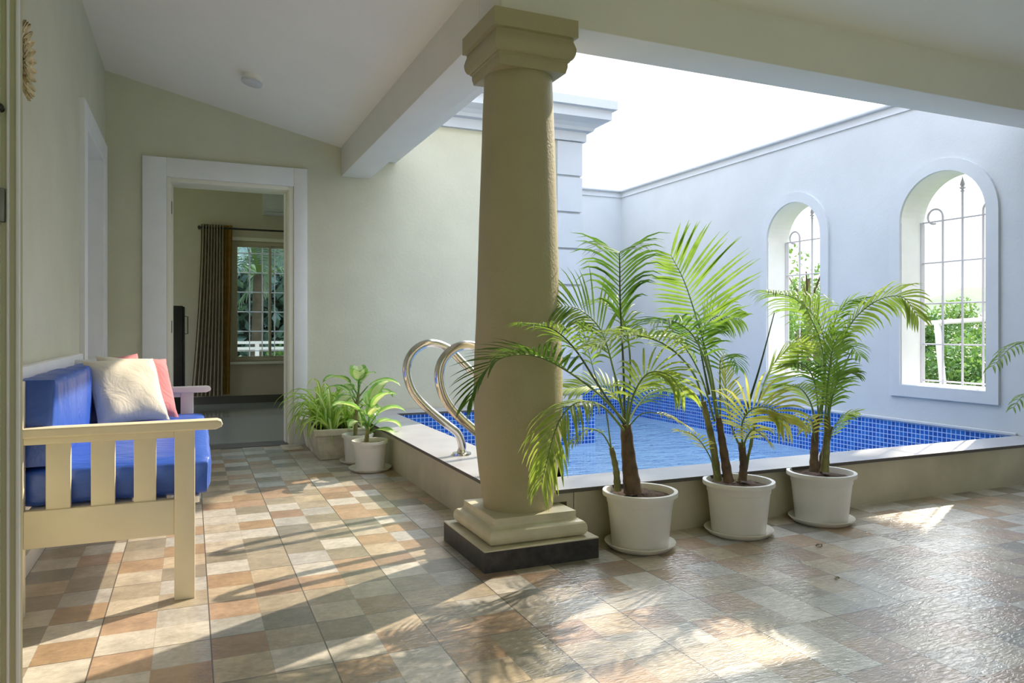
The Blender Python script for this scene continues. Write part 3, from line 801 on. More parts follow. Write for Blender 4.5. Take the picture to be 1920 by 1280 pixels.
pillow(Vector((-0.375, 4.50, 0.690)), frame_rot((0.84, 0.52, 0.06), YD), 0.36, 0.37, 0.11, ['grey_fabric', 'pink_fabric'], [(0, 0), (0.40, 1)], 'rearmost pillow with grey and pink, its top edge peeping out behind the others', 5)

# ================================================================== wall ornament, ceiling light
orn = thing('wall_ornament', (XL, 3.275, 2.012), 'round raffia flower ornament of pale petals hung high on the left wall', 'wall ornament')
oc_ = Vector((XL, 3.275, 2.012))
def petal(mb_, ang, r0, r1, wd, lift0, lift1, curl):
    c, s = math.cos(ang), math.sin(ang)
    rad = Vector((0, c, s)); tan = Vector((0, -s, c)); nx = Vector((1, 0, 0)); vs = []; n_ = 6
    for i in range(n_ + 1):
        t_ = i / n_; r_ = r0 + (r1 - r0) * t_; ww = wd * (math.sin(PI * (0.18 + 0.80 * t_)) ** 0.8)
        lf = lift0 + (lift1 - lift0) * t_ ** curl
        for k in (-1, 0, 1): vs.append(oc_ + rad * r_ + tan * (k * ww / 2) + nx * (lf + (0.0 if k == 0 else 0.008)))
    vs += [v - nx * 0.003 for v in vs]; m3 = 3 * (n_ + 1)
    fs = []
    for i in range(n_):
        for k in range(2):
            a = i * 3 + k; fs.append([a, a + 1, a + 4, a + 3]); fs.append([m3 + a, m3 + a + 3, m3 + a + 4, m3 + a + 1])
    mb_.add(vs, fs, 0, True)
mb = MB()
for k in range(22):
    petal(mb, 2 * PI * k / 22, 0.055, 0.140 + 0.004 * (k % 3), 0.042, 0.022, 0.058, 1.2)
obj('outer_petals', mb, 'raffia', orn)
mb = MB()
for k in range(13):
    petal(mb, 2 * PI * (k + 0.5) / 13, 0.03, 0.080, 0.036, 0.040, 0.052, 1.2)
obj('inner_petals', mb, 'raffia', orn)
mb = MB(); mb.lathe([(0.06, 0.001), (0.062, 0.025), (0.05, 0.038), (0.0, 0.040)], oc_, 24, axis=(1, 0, 0)); obj('centre', mb, 'leaf_soil_dark', orn)
mb = MB(); mb.tube([oc_ + Vector((0.04, 0.062 * math.cos(a), 0.062 * math.sin(a))) for a in [2 * PI * k / 32 for k in range(33)]], 0.005, 6, cap=False); obj('cord_ring', mb, 'raffia_edge', orn)

lc = Vector((0.408, 5.56, 0)); lc.z = cz(lc.x, lc.y)
nrm_ = Vector((-SL, 0, -1)).normalized()
cl = thing('ceiling_light', lc, 'small round white light fixed to the sloping porch ceiling', 'ceiling light')
mb = MB(); mb.lathe([(0.066, -0.002), (0.066, 0.034), (0.062, 0.038)], lc, 32, axis=nrm_); obj('housing', mb, 'ceiling', cl)
mb = MB(); mb.lathe([(0.062, 0.038), (0.074, 0.040), (0.074, 0.056), (0.068, 0.060), (0.0, 0.060)], lc, 32, axis=nrm_); obj('lamp_cover', mb, 'ac', cl)

# ================================================================== PLANTS
def leaflet(mb_, base, d0, nrm, L, wd, droop, mi, segs=5, rnd=None):
    p = Vector(base); d_ = Vector(d0).normalized(); vs = []; n_ = segs
    prof = [0.35, 0.85, 1.0, 0.85, 0.55, 0.06] if segs == 5 else [0.5, 1.0, 0.8, 0.05]
    for i in range(n_ + 1):
        sd = d_.cross(nrm)
        sd = sd.normalized() if sd.length > 1e-6 else d_.orthogonal().normalized()
        up = sd.cross(d_)
        ww = wd * prof[i] / 2
        vs += [p - sd * ww + up * ww * 0.45, p, p + sd * ww + up * ww * 0.45]
        p = p + d_ * (L / n_)
        d_ = (d_ + Vector((0, 0, -droop * (0.5 + i) / n_))).normalized()
    fs = []
    for i in range(n_):
        for k in range(2):
            a = i * 3 + k; fs.append([a, a + 1, a + 4, a + 3])
    mb_.add(vs, fs, mi, True)

def frond_mb(pts, L, n_pairs, start=0.35, wd=0.017, droop=0.35, a0=68, a1=32, vee=0.45, seed=0, r0=0.006, hint=None, roll=0.0, dense_tip=True, skew=0.0):
    rnd = random.Random(seed); mb_ = MB(); ns = 48; wd *= 0.84
    C = catmull(pts, ns)
    mb_.tube(C, [r0 * (1 - 0.8 * i / ns) for i in range(ns + 1)], 6, 0)
    hint = Vector(hint) if hint else Vector((0, 0, 1))
    lens = [0]
    for i in range(ns): lens.append(lens[-1] + (C[i + 1] - C[i]).length)
    tot = lens[-1]
    def at(t_):
        s_ = t_ * tot; i = 0
        while i < ns - 1 and lens[i + 1] < s_: i += 1
        u = (s_ - lens[i]) / max(1e-9, lens[i + 1] - lens[i])
        T = (C[min(i + 2, ns)] - C[max(i - 1, 0)]).normalized()
        return C[i].lerp(C[i + 1], u), T
    pn = None
    for k in range(n_pairs):
        u = k / (n_pairs - 1); t_ = start + (1 - start) * u * 0.995
        p, T = at(t_)
        if pn is None:
            hh = hint if abs(T.dot(hint)) < 0.95 else Vector((0.3, -0.9, 0.2))
            side = T.cross(hh).normalized()
        else:
            side = (pn - T * pn.dot(T)).normalized()
        pn = side
        nrm = side.cross(T).normalized()
        if roll:
            q = Matrix.Rotation(roll, 3, T); side = q @ side; nrm = q @ nrm
        ln = L * min(1.0, 0.62 + 1.5 * u) * (1 - 0.55 * u ** 2.2)
        a = R(a0 + (a1 - a0) * u ** 0.8)
        for s_ in (1, -1):
            aa = a + R(rnd.uniform(-5, 5)); vv = vee * (1 - 0.5 * u) + rnd.uniform(-0.08, 0.08)
            lat = side * s_ * math.cos(vv) + nrm * math.sin(vv)
            d_ = T * math.cos(aa) + lat * math.sin(aa)
            leaflet(mb_, p, d_, nrm, ln * rnd.uniform(0.9, 1.07) * (1 + skew * s_), wd * rnd.uniform(0.85, 1.1), droop * rnd.uniform(0.7, 1.3), 1)
    return mb_

def pot_parts(root, c, r_top, r_bot, h, z0):
    x, y = c
    m_ = MB()
    m_.lathe([(0.0, z0), (r_bot * 0.97, z0), (r_bot, z0 + 0.006), (r_top * 0.865, z0 + h * 0.78), (r_top * 0.882, z0 + h * 0.785), (r_top * 0.90, z0 + h - 0.022), (r_top, z0 + h - 0.020), (r_top * 1.005, z0 + h - 0.010), (r_top, z0 + h),
              (r_top * 0.90, z0 + h), (r_top * 0.88, z0 + h - 0.02), (r_top * 0.86, z0 + h - 0.06)], (x, y, 0), 48)
    obj('pot', m_, 'pot', root)
    m_ = MB(); rnd = random.Random(int(x * 100)); rs = [0.0, 0.25, 0.5, 0.75, 1.0]; vs = []; fs = []; sg = 24; R_ = r_top * 0.885; zs_ = z0 + h - 0.026
    vs.append((x, y, zs_ + 0.012))
    for r_ in rs[1:]:
        for k in range(sg):
            a = 2 * PI * k / sg; vs.append((x + R_ * r_ * math.cos(a), y + R_ * r_ * math.sin(a), zs_ + (rnd.uniform(-0.006, 0.012) if r_ < 1 else -0.004)))
    for k in range(sg): fs.append([0, 1 + k, 1 + (k + 1) % sg])
    for q in range(3):
        for k in range(sg):
            a = 1 + q * sg + k; b = 1 + q * sg + (k + 1) % sg; fs.append([a, a + sg, b + sg, b])
    m_.add(vs, fs, 0, True); obj('soil', m_, 'soil', root)
    return zs_
def saucer(c, r, label, h=0.03, name='plant_saucer'):
    m_ = MB(); x, y = c
    m_.lathe([(0.0, 0.0), (r * 0.80, 0.0), (r * 0.86, 0.004), (r * 0.985, h - 0.006), (r, h - 0.002), (r * 0.995, h), (r * 0.96, h - 0.001), (r * 0.83, 0.009), (0.0, 0.009)], (x, y, 0), 48)
    return tag(obj(name, m_, 'saucer'), label, 'saucer', 'plant saucers')

def cane(root, pts, r0, r1, mat, seed=0):
    m_ = MB(); C = catmull(pts, 14)
    m_.tube(C, [r0 + (r1 - r0) * i / 14 + (0.0022 if i % 3 == 0 else 0) for i in range(15)], 10); obj('stem', m_, mat, root)

def palm(c, label, stems, fronds, r_top=0.171, r_bot=0.128, h=0.252, spears=()):
    root = thing('potted_palm', (c[0], c[1], 0.009), label, 'potted palm', 'potted palms in front of the pool')
    zs_ = pot_parts(root, c, r_top, r_bot, h, 0.0095)
    for pts, r0, r1, mat in stems: cane(root, pts, r0, r1, mat)
    for i, f in enumerate(fronds):
        f = dict(f); pts = [PY(px, py, y) for px, py, y in f.pop('p')]; mat = f.pop('m', 'leaf_mid'); st = f.pop('s', 'rachis')
        obj('frond', frond_mb(pts, seed=i * 7 + int(c[0] * 10), **f), [st, mat], root)
    for pts in spears:
        m_ = MB(); C = catmull([PY(*p) for p in pts], 20); m_.tube(C, [0.006 * (1 - 0.75 * i / 20) + 0.001 for i in range(21)], 6); obj('spear_leaf', m_, 'rachis_dark', root)
    return root

# --- first palm (beside the column)
P1 = (1.893, 2.872)
y1 = P1[1]
palm(P1, 'potted palm nearest the column, one frond arching across the column', [
    ([PY(1187, 922, y1), PY(1180, 870, y1), PY(1173, 795, y1)], 0.042, 0.024, 'stem'),
    ([PY(1158, 920, y1 + .02), PY(1155, 880, y1 + .02), PY(1146, 838, y1 + .01)], 0.016, 0.011, 'stem_green')],
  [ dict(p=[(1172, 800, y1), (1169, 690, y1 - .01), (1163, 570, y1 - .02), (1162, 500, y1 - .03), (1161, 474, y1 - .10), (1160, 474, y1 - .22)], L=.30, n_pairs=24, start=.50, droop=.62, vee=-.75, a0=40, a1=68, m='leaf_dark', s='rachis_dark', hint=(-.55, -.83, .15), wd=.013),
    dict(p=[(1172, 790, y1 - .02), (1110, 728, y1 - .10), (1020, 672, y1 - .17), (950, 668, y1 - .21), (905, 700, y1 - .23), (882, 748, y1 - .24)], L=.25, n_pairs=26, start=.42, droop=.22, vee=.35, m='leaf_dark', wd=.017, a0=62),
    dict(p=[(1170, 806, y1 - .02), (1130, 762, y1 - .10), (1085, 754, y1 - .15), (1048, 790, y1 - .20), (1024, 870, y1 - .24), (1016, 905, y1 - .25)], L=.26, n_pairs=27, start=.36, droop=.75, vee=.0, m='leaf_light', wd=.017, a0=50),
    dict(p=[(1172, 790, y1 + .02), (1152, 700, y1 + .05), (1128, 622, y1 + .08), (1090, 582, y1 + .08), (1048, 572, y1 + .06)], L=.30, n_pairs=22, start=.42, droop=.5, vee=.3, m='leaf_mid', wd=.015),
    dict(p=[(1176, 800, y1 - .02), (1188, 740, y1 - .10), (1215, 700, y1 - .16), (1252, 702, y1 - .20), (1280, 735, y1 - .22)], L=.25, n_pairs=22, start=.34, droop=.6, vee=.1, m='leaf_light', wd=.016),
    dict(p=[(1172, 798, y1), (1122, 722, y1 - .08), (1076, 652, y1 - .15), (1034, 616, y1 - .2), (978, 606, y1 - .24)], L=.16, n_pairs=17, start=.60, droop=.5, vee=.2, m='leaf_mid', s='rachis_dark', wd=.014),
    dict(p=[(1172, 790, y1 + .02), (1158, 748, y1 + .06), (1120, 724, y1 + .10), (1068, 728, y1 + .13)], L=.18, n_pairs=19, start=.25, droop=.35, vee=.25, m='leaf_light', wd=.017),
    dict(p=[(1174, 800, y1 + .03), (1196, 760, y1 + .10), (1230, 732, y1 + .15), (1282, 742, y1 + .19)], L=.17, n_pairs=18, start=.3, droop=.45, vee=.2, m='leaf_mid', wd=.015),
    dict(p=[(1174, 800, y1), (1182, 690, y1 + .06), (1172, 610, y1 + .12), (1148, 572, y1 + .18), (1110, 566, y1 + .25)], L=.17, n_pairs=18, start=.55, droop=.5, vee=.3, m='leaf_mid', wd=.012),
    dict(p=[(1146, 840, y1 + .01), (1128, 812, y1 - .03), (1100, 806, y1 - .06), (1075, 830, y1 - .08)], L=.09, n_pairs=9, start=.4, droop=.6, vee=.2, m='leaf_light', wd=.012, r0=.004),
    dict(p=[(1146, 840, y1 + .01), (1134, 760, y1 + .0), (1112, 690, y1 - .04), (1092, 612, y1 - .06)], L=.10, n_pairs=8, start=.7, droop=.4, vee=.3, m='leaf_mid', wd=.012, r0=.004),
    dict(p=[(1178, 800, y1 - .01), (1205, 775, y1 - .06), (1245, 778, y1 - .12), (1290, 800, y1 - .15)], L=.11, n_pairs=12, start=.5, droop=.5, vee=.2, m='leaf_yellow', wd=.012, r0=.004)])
saucer(P1, 0.163, 'off-white saucer under the palm pot nearest the column')

# --- second palm
P2 = (2.462, 2.870); y2 = P2[1]
palm(P2, 'middle potted palm of the three, with yellowing lower fronds', [
    ([PY(1346, 900, y2 + .02), PY(1336, 830, y2), PY(1318, 752, y2 - .02)], 0.019, 0.013, 'stem_green'),
    ([PY(1366, 902, y2 - .02), PY(1356, 840, y2 - .03), PY(1347, 782, y2 - .03)], 0.024, 0.013, 'stem'),
    ([PY(1392, 900, y2), PY(1394, 870, y2), PY(1390, 828, y2)], 0.021, 0.016, 'stem'),
    ([PY(1383, 904, y2 + .05), PY(1404, 850, y2 + .06), PY(1416, 790, y2 + .06)], 0.009, 0.006, 'stem_green')],
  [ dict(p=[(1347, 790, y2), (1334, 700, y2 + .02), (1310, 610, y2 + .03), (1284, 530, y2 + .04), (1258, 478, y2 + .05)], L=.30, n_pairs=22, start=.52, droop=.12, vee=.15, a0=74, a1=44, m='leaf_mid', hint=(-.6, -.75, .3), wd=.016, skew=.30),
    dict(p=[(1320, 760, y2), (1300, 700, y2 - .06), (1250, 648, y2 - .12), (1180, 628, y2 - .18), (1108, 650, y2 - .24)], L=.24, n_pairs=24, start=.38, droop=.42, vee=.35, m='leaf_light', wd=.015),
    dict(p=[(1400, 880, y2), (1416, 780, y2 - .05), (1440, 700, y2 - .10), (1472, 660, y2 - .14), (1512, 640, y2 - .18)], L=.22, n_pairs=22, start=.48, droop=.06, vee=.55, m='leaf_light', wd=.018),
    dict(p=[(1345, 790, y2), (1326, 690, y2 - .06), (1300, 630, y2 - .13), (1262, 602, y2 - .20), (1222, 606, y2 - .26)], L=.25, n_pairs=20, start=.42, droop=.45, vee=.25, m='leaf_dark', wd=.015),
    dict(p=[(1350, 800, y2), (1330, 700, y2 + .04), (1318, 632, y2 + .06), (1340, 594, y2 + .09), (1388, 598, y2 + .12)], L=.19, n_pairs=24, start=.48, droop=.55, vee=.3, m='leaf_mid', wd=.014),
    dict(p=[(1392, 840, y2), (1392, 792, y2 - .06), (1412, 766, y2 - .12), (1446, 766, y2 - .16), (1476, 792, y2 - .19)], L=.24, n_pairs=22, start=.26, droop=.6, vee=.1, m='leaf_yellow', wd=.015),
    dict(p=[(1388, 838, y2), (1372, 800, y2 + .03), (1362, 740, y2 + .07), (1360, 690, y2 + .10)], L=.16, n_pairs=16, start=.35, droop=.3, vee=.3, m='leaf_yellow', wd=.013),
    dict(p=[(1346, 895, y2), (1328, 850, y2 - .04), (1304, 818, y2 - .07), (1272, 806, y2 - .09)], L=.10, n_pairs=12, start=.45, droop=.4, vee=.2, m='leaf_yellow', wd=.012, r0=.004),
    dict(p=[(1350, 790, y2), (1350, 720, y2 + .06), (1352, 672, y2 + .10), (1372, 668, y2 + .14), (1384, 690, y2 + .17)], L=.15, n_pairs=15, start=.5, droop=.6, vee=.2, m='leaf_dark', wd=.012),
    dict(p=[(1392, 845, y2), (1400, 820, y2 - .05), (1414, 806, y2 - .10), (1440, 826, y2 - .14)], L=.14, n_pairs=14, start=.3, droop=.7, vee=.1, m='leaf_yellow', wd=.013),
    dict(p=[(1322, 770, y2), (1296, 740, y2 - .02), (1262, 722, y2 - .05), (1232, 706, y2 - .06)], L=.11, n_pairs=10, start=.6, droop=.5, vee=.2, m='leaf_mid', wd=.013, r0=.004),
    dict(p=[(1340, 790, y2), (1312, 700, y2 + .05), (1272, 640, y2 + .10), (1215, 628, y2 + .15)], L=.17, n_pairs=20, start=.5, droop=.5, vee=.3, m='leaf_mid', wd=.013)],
  spears=[[(1396, 780, y2), (1424, 690, y2 + .02), (1452, 586, y2 + .04)], [(1330, 740, y2), (1318, 680, y2 + .03), (1304, 610, y2 + .05)]])
saucer(P2, 0.165, 'off-white saucer under the middle palm pot')

# --- third palm
P3 = (3.008, 2.874); y3 = P3[1]
palm(P3, 'potted palm on the right of the three, below the farther arched window', [
    ([PY(1526, 884, y3), PY(1527, 840, y3), PY(1531, 778, y3)], 0.024, 0.015, 'stem'),
    ([PY(1546, 884, y3 - .02), PY(1549, 840, y3 - .02), PY(1552, 780, y3 - .02)], 0.022, 0.014, 'stem_green'),
    ([PY(1538, 884, y3 + .05), PY(1541, 850, y3 + .05), PY(1560, 800, y3 + .05)], 0.010, 0.007, 'stem')],
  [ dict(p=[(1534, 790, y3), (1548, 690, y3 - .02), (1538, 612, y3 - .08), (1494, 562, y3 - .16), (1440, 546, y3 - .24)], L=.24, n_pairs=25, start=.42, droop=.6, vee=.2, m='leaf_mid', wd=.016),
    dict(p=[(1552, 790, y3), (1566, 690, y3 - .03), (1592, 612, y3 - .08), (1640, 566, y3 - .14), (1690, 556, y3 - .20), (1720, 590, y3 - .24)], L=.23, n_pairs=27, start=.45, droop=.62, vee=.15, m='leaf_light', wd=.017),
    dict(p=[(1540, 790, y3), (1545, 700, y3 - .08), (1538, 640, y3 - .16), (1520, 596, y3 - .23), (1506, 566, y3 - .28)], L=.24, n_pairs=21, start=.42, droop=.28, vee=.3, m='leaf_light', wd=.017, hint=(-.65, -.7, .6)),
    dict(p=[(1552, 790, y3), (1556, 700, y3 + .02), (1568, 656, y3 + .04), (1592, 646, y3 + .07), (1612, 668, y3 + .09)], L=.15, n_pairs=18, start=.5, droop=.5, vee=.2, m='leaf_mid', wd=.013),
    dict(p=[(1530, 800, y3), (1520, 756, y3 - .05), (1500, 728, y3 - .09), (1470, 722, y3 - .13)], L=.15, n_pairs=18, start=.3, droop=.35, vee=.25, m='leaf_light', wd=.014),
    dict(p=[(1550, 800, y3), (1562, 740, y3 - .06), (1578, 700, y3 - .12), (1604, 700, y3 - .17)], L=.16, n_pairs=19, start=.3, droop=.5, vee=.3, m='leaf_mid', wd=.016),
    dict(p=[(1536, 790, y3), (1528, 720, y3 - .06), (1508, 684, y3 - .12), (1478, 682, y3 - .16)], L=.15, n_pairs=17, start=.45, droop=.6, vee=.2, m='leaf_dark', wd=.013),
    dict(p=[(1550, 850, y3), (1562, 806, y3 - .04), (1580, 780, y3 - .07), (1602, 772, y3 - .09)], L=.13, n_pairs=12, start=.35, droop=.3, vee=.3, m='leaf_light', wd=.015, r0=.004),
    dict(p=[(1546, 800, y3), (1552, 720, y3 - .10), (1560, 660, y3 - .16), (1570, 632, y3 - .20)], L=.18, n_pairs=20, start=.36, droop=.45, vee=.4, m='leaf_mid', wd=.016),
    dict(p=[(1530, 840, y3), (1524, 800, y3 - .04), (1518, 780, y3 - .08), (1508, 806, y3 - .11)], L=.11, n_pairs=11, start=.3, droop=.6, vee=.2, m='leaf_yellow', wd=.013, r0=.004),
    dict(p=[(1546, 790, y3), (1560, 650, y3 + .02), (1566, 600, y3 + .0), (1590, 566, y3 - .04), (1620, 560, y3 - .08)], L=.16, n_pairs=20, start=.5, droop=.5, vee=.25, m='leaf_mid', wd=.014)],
  spears=[[(1540, 760, y3), (1566, 716, y3 + .02), (1598, 656, y3 + .03)]])
saucer(P3, 0.163, 'off-white saucer under the right-hand palm pot')

# --- fourth palm, only its frond tips reach into the view at the right edge
P4 = (4.88, 2.62); y4 = P4[1]
palm(P4, 'palm at the right edge, only drooping frond tips showing', [
    ([(4.88, 2.62, 0.21), (4.88, 2.62, 0.32), (4.87, 2.62, 0.45)], 0.028, 0.018, 'stem')],
  [ dict(p=[(2050, 790, y4), (2010, 700, y4 - .03), (1960, 648, y4 - .06), (1905, 646, y4 - .09), (1862, 686, y4 - .11)], L=.15, n_pairs=24, start=.34, droop=.75, vee=.05, m='leaf_mid', wd=.014),
    dict(p=[(2050, 800, y4), (2010, 760, y4 - .06), (1960, 738, y4 - .11), (1920, 742, y4 - .15), (1900, 764, y4 - .17)], L=.12, n_pairs=18, start=.36, droop=.8, vee=.05, m='leaf_mid', wd=.013)])
saucer(P4, 0.158, 'saucer under the palm beyond the right edge')

# --- trough of strap-leaved plants
TR = thing('planter_trough', (1.04, 6.10, 0), 'weathered concrete trough full of striped strap-leaved plants by the doorway', 'planter')
mb = MB()
def trough_ring(x0, x1, ya, yb2, z): return [(x0, ya, z), (x1, ya, z), (x1, yb2, z), (x0, yb2, z)]
lv = [trough_ring(0.905, 1.195, 5.735, 6.50, 0.0), trough_ring(0.872, 1.228, 5.70, 6.535, 0.185), trough_ring(0.850, 1.250, 5.675, 6.555, 0.190), trough_ring(0.846, 1.254, 5.67, 6.56, 0.238),
      trough_ring(0.882, 1.218, 5.71, 6.52, 0.238), trough_ring(0.885, 1.215, 5.715, 6.515, 0.19)]
vs = [p for r_ in lv for p in r_]; fs = [[3, 2, 1, 0]]
for i in range(len(lv) - 1):
    for k in range(4):
        k2 = (k + 1) % 4; fs.append([i * 4 + k, i * 4 + k2, i * 4 + 4 + k2, i * 4 + 4 + k])
mb.add(vs, fs); tr_o = obj('trough', mb, 'concrete', TR, True)
bv = tr_o.modifiers.new('bevel', 'BEVEL'); bv.width = 0.006; bv.segments = 2; bv.limit_method = 'ANGLE'; bv.angle_limit = R(60)
mb = MB(); rnd = random.Random(3); vs = []; fs = []
for i in range(7):
    for j in range(13):
        vs.append((0.885 + 0.33 * i / 6, 5.713 + 0.804 * j / 12, 0.205 + rnd.uniform(-0.008, 0.014)))
for i in range(6):
    for j in range(12):
        a = i * 13 + j; fs.append([a, a + 13, a + 14, a + 1])
mb.add(vs, fs, 0, True); obj('soil', mb, 'soil', TR)
def strap(mb_, base, az, L, elev, droop, wd, rnd):
    p = Vector(base); d_ = Vector((math.cos(az) * math.cos(elev), math.sin(az) * math.cos(elev), math.sin(elev))); n_ = 9; vs = []
    sd = Vector((-math.sin(az), math.cos(az), 0)); prof = [0.55, 0.9, 1, 1, 0.95, 0.85, 0.72, 0.55, 0.35, 0.04]
    for i in range(n_ + 1):
        up = sd.cross(d_); up = up if up.z > 0 else -up; ww = wd * prof[i] / 2
        vs += [p - sd * ww + up * ww * .35, p - sd * ww * .35, p + sd * ww * .35, p + sd * ww + up * ww * .35]
        p = p + d_ * (L / n_); d_ = (d_ + Vector((0, 0, -droop * (i + 1) / n_))).normalized()
    for i in range(n_):
        for k in range(3):
            a = i * 4 + k; mb_.add([vs[a], vs[a + 1], vs[a + 5], vs[a + 4]], [[0, 1, 2, 3]], 1 if k == 1 else 0, True)
rnd = random.Random(11)
for (x, y, n_, sc_) in ((1.00, 5.80, 30, 1.0), (0.98, 6.05, 30, 1.15), (1.10, 6.25, 28, 1.15), (0.99, 6.30, 24, 0.95), (1.14, 5.90, 20, 0.9)):
    m_ = MB()
    for k in range(n_):
        az = rnd.uniform(0, 2 * PI); el_ = R(rnd.uniform(38, 86))
        if y + 0.42 * math.sin(az) > 6.60: az = -az
        strap(m_, (x + 0.02 * math.cos(az), y + 0.02 * math.sin(az), 0.212), az, rnd.uniform(0.30, 0.52) * sc_, el_, rnd.uniform(0.55, 1.05), rnd.uniform(0.030, 0.042), rnd)
    obj('leaf_clump', m_, ['spider', 'spider_pale'], TR)

# --- two broad-leaved plants in white pots
def broad(mb_, base, az, elev, L, wd, droop, petiole):
    p = Vector(base); d_ = Vector((math.cos(az) * math.cos(elev), math.sin(az) * math.cos(elev), math.sin(elev)))
    p2 = p + d_ * petiole
    mb_.tube([p, p + d_ * petiole * .5, p2], [0.007, 0.005, 0.004], 6, 0)
    n_ = 8; vs = []; sd = Vector((-math.sin(az), math.cos(az), 0)); e2 = elev - 0.45
    d_ = Vector((math.cos(az) * math.cos(e2), math.sin(az) * math.cos(e2), math.sin(e2))); p = p2
    prof = [0.10, 0.62, 0.90, 1.0, 0.97, 0.86, 0.66, 0.38, 0.02]
    for i in range(n_ + 1):
        up = sd.cross(d_); up = up if up.z > 0 else -up; ww = wd * prof[i] / 2
        for k, f in enumerate((-1, -.62, 0, .62, 1)): vs.append(p + sd * ww * f + up * abs(f) ** 1.4 * ww * .32)
        p = p + d_ * (L / n_); d_ = (d_ + Vector((0, 0, -droop * (i + 1) / n_))).normalized()
    for i in range(n_):
        for k in range(4):
            a = i * 5 + k; mb_.add([vs[a], vs[a + 1], vs[a + 6], vs[a + 5]], [[0, 1, 2, 3]], 1 if k in (1, 2) and 0 < i < 7 else 0, True)
def dumb_cane(c, label, stems, seed, pot_r=0.126, h=0.205):
    root = thing('potted_dumb_cane', (c[0], c[1], 0.009), label, 'potted plant', 'broad-leaved plants in white pots')
    pot_parts(root, c, pot_r, pot_r * 0.78, h, 0.0095)
    rnd = random.Random(seed)
    for pts, r0, r1, leaves in stems:
        cane(root, pts, r0, r1, 'stem_green')
        top = Vector(pts[-1]); bot = Vector(pts[0])
        for k, (az, el_, L, wd, pet, f) in enumerate(leaves):
            m_ = MB(); broad(m_, bot.lerp(top, f), R(az), R(el_), L * 1.25, wd * 1.5, 0.36, pet * 1.15); obj('leaf', m_, ['cane_leaf', 'cane_pale'], root)
PB = (1.150, 5.545); PF = (1.165, 5.195)
dumb_cane(PB, 'taller broad-leaved plant in the rear small white pot beside the trough', [
    ([(1.13, 5.54, 0.19), (1.135, 5.53, 0.35), (1.15, 5.52, 0.52)], 0.016, 0.011,
     [(200, 55, .20, .085, .10, .95), (340, 50, .21, .085, .10, .9), (80, 70, .20, .085, .09, 1.0), (260, 72, .19, .09, .08, 1.0), (150, 60, .17, .08, .09, .7), (230, 25, .19, .085, .08, .85), (110, 45, .18, .08, .10, .8), (20, 40, .20, .085, .10, .75), (290, 30, .17, .08, .08, .6), (310, 78, .15, .06, .06, 1.0)])], 5, 0.118, 0.205)
saucer(PB, 0.135, 'grimy saucer under the rear small white pot', 0.025)
dumb_cane(PF, 'short pale-leaved plant in the front small white pot by the pool curb', [
    ([(1.135, 5.19, 0.19), (1.14, 5.18, 0.25), (1.145, 5.17, 0.31)], 0.017, 0.012,
     [(170, 70, .17, .085, .08, 1.0), (350, 55, .18, .085, .09, 1.0), (280, 68, .16, .075, .07, 1.0), (60, 72, .20, .09, .12, 1.0), (10, 35, .17, .085, .07, .8), (225, 45, .15, .075, .07, .8), (195, 62, .2, .085, .11, .95), (310, 75, .2, .08, .12, 1.0), (330, 25, .14, .08, .06, .6), (30, 82, .22, .085, .14, 1.0)])], 6, 0.128, 0.205)
saucer(PF, 0.150, 'white saucer under the front small white pot', 0.028)
# small loose floor tile left beside the trough
mb = MB(); mb.box((0.70, 6.30, 0.0), (0.86, 6.56, 0.012), bev=0.002)
tag(obj('loose_tile', mb, 'concrete'), 'thin loose tile lying on the floor between doorway and trough', 'tile')

for (px, py, az, lb) in ((1531, 1026, 0.3, 'small curled dry leaf on the floor in front of the right-hand palm'), (1572, 1087, 1.2, 'tiny dry leaf scrap on the floor nearer the camera')):
    q = PZ(px, py, 0.0); m_ = MB()
    strap(m_, (q.x, q.y, 0.004), az, 0.055 if az < 1 else 0.03, 0.25, 0.25, 0.016, random.Random(1))
    tag(obj('fallen_leaf', m_, ['stem', 'stem_green']), lb, 'leaf')

# ================================================================== BEDROOM
YW2 = 10.643
WX0, WX1, WZ0, WZ1 = 0.50, 2.75, 0.56, 2.20
mb = MB(); mb.box((-1.8, YB + 0.25, -0.1), (3.4, YW2, 0.0)); mb.box((D1a, YB + 0.0, -0.1), (D1b, YB + 0.25, 0.0))
struct('floor_bedroom', mb, 'bed_floor', 'polished grey tile floor inside the bedroom', 'floor')
mb = MB()
for a, b in (((-1.8, YW2, -0.1), (WX0, YW2 + 0.2, 3.14)), ((WX1, YW2, -0.1), (3.6, YW2 + 0.2, 3.14)), ((WX0, YW2, -0.1), (WX1, YW2 + 0.2, WZ0)), ((WX0, YW2, WZ1), (WX1, YW2 + 0.2, 3.14))): mb.box(a, b)
struct('wall_bedroom_back', mb, 'bed_wall', 'shaded bedroom wall around the sliding window', 'wall')
mb = MB(); mb.box((-2.0, YB + 0.25, -0.1), (-1.8, YW2 + 0.2, 0.05)); mb.box((-2.0, YB + 0.25, 2.6), (-1.8, YW2 + 0.2, 3.14)); mb.box((-2.0, YB + 0.25, 0.05), (-1.8, YB + 0.5, 2.6)); mb.box((-2.0, YW2 - 0.3, 0.05), (-1.8, YW2 + 0.2, 2.6)); mb.box((-2.0, YB, -0.1), (XL - 0.2, YB + 0.25, 3.14))  # large unseen side opening added to brighten the bedroom
struct('wall_bedroom_left', mb, 'bed_wall', 'left bedroom wall behind the doorway, with an unseen opening added for light', 'wall')
mb = MB(); mb.box((-2.0, YB + 0.25, 2.98), (3.4, YW2, 3.12))
struct('ceiling_bedroom', mb, 'ceiling', 'white ceiling of the bedroom', 'ceiling')
mb = MB(); mb.box((-1.8, YW2 - 0.014, 0), (3.4, YW2, 0.10))
struct('baseboard_bedroom', mb, 'skirt', 'dark tile skirting along the bedroom wall', 'baseboard')
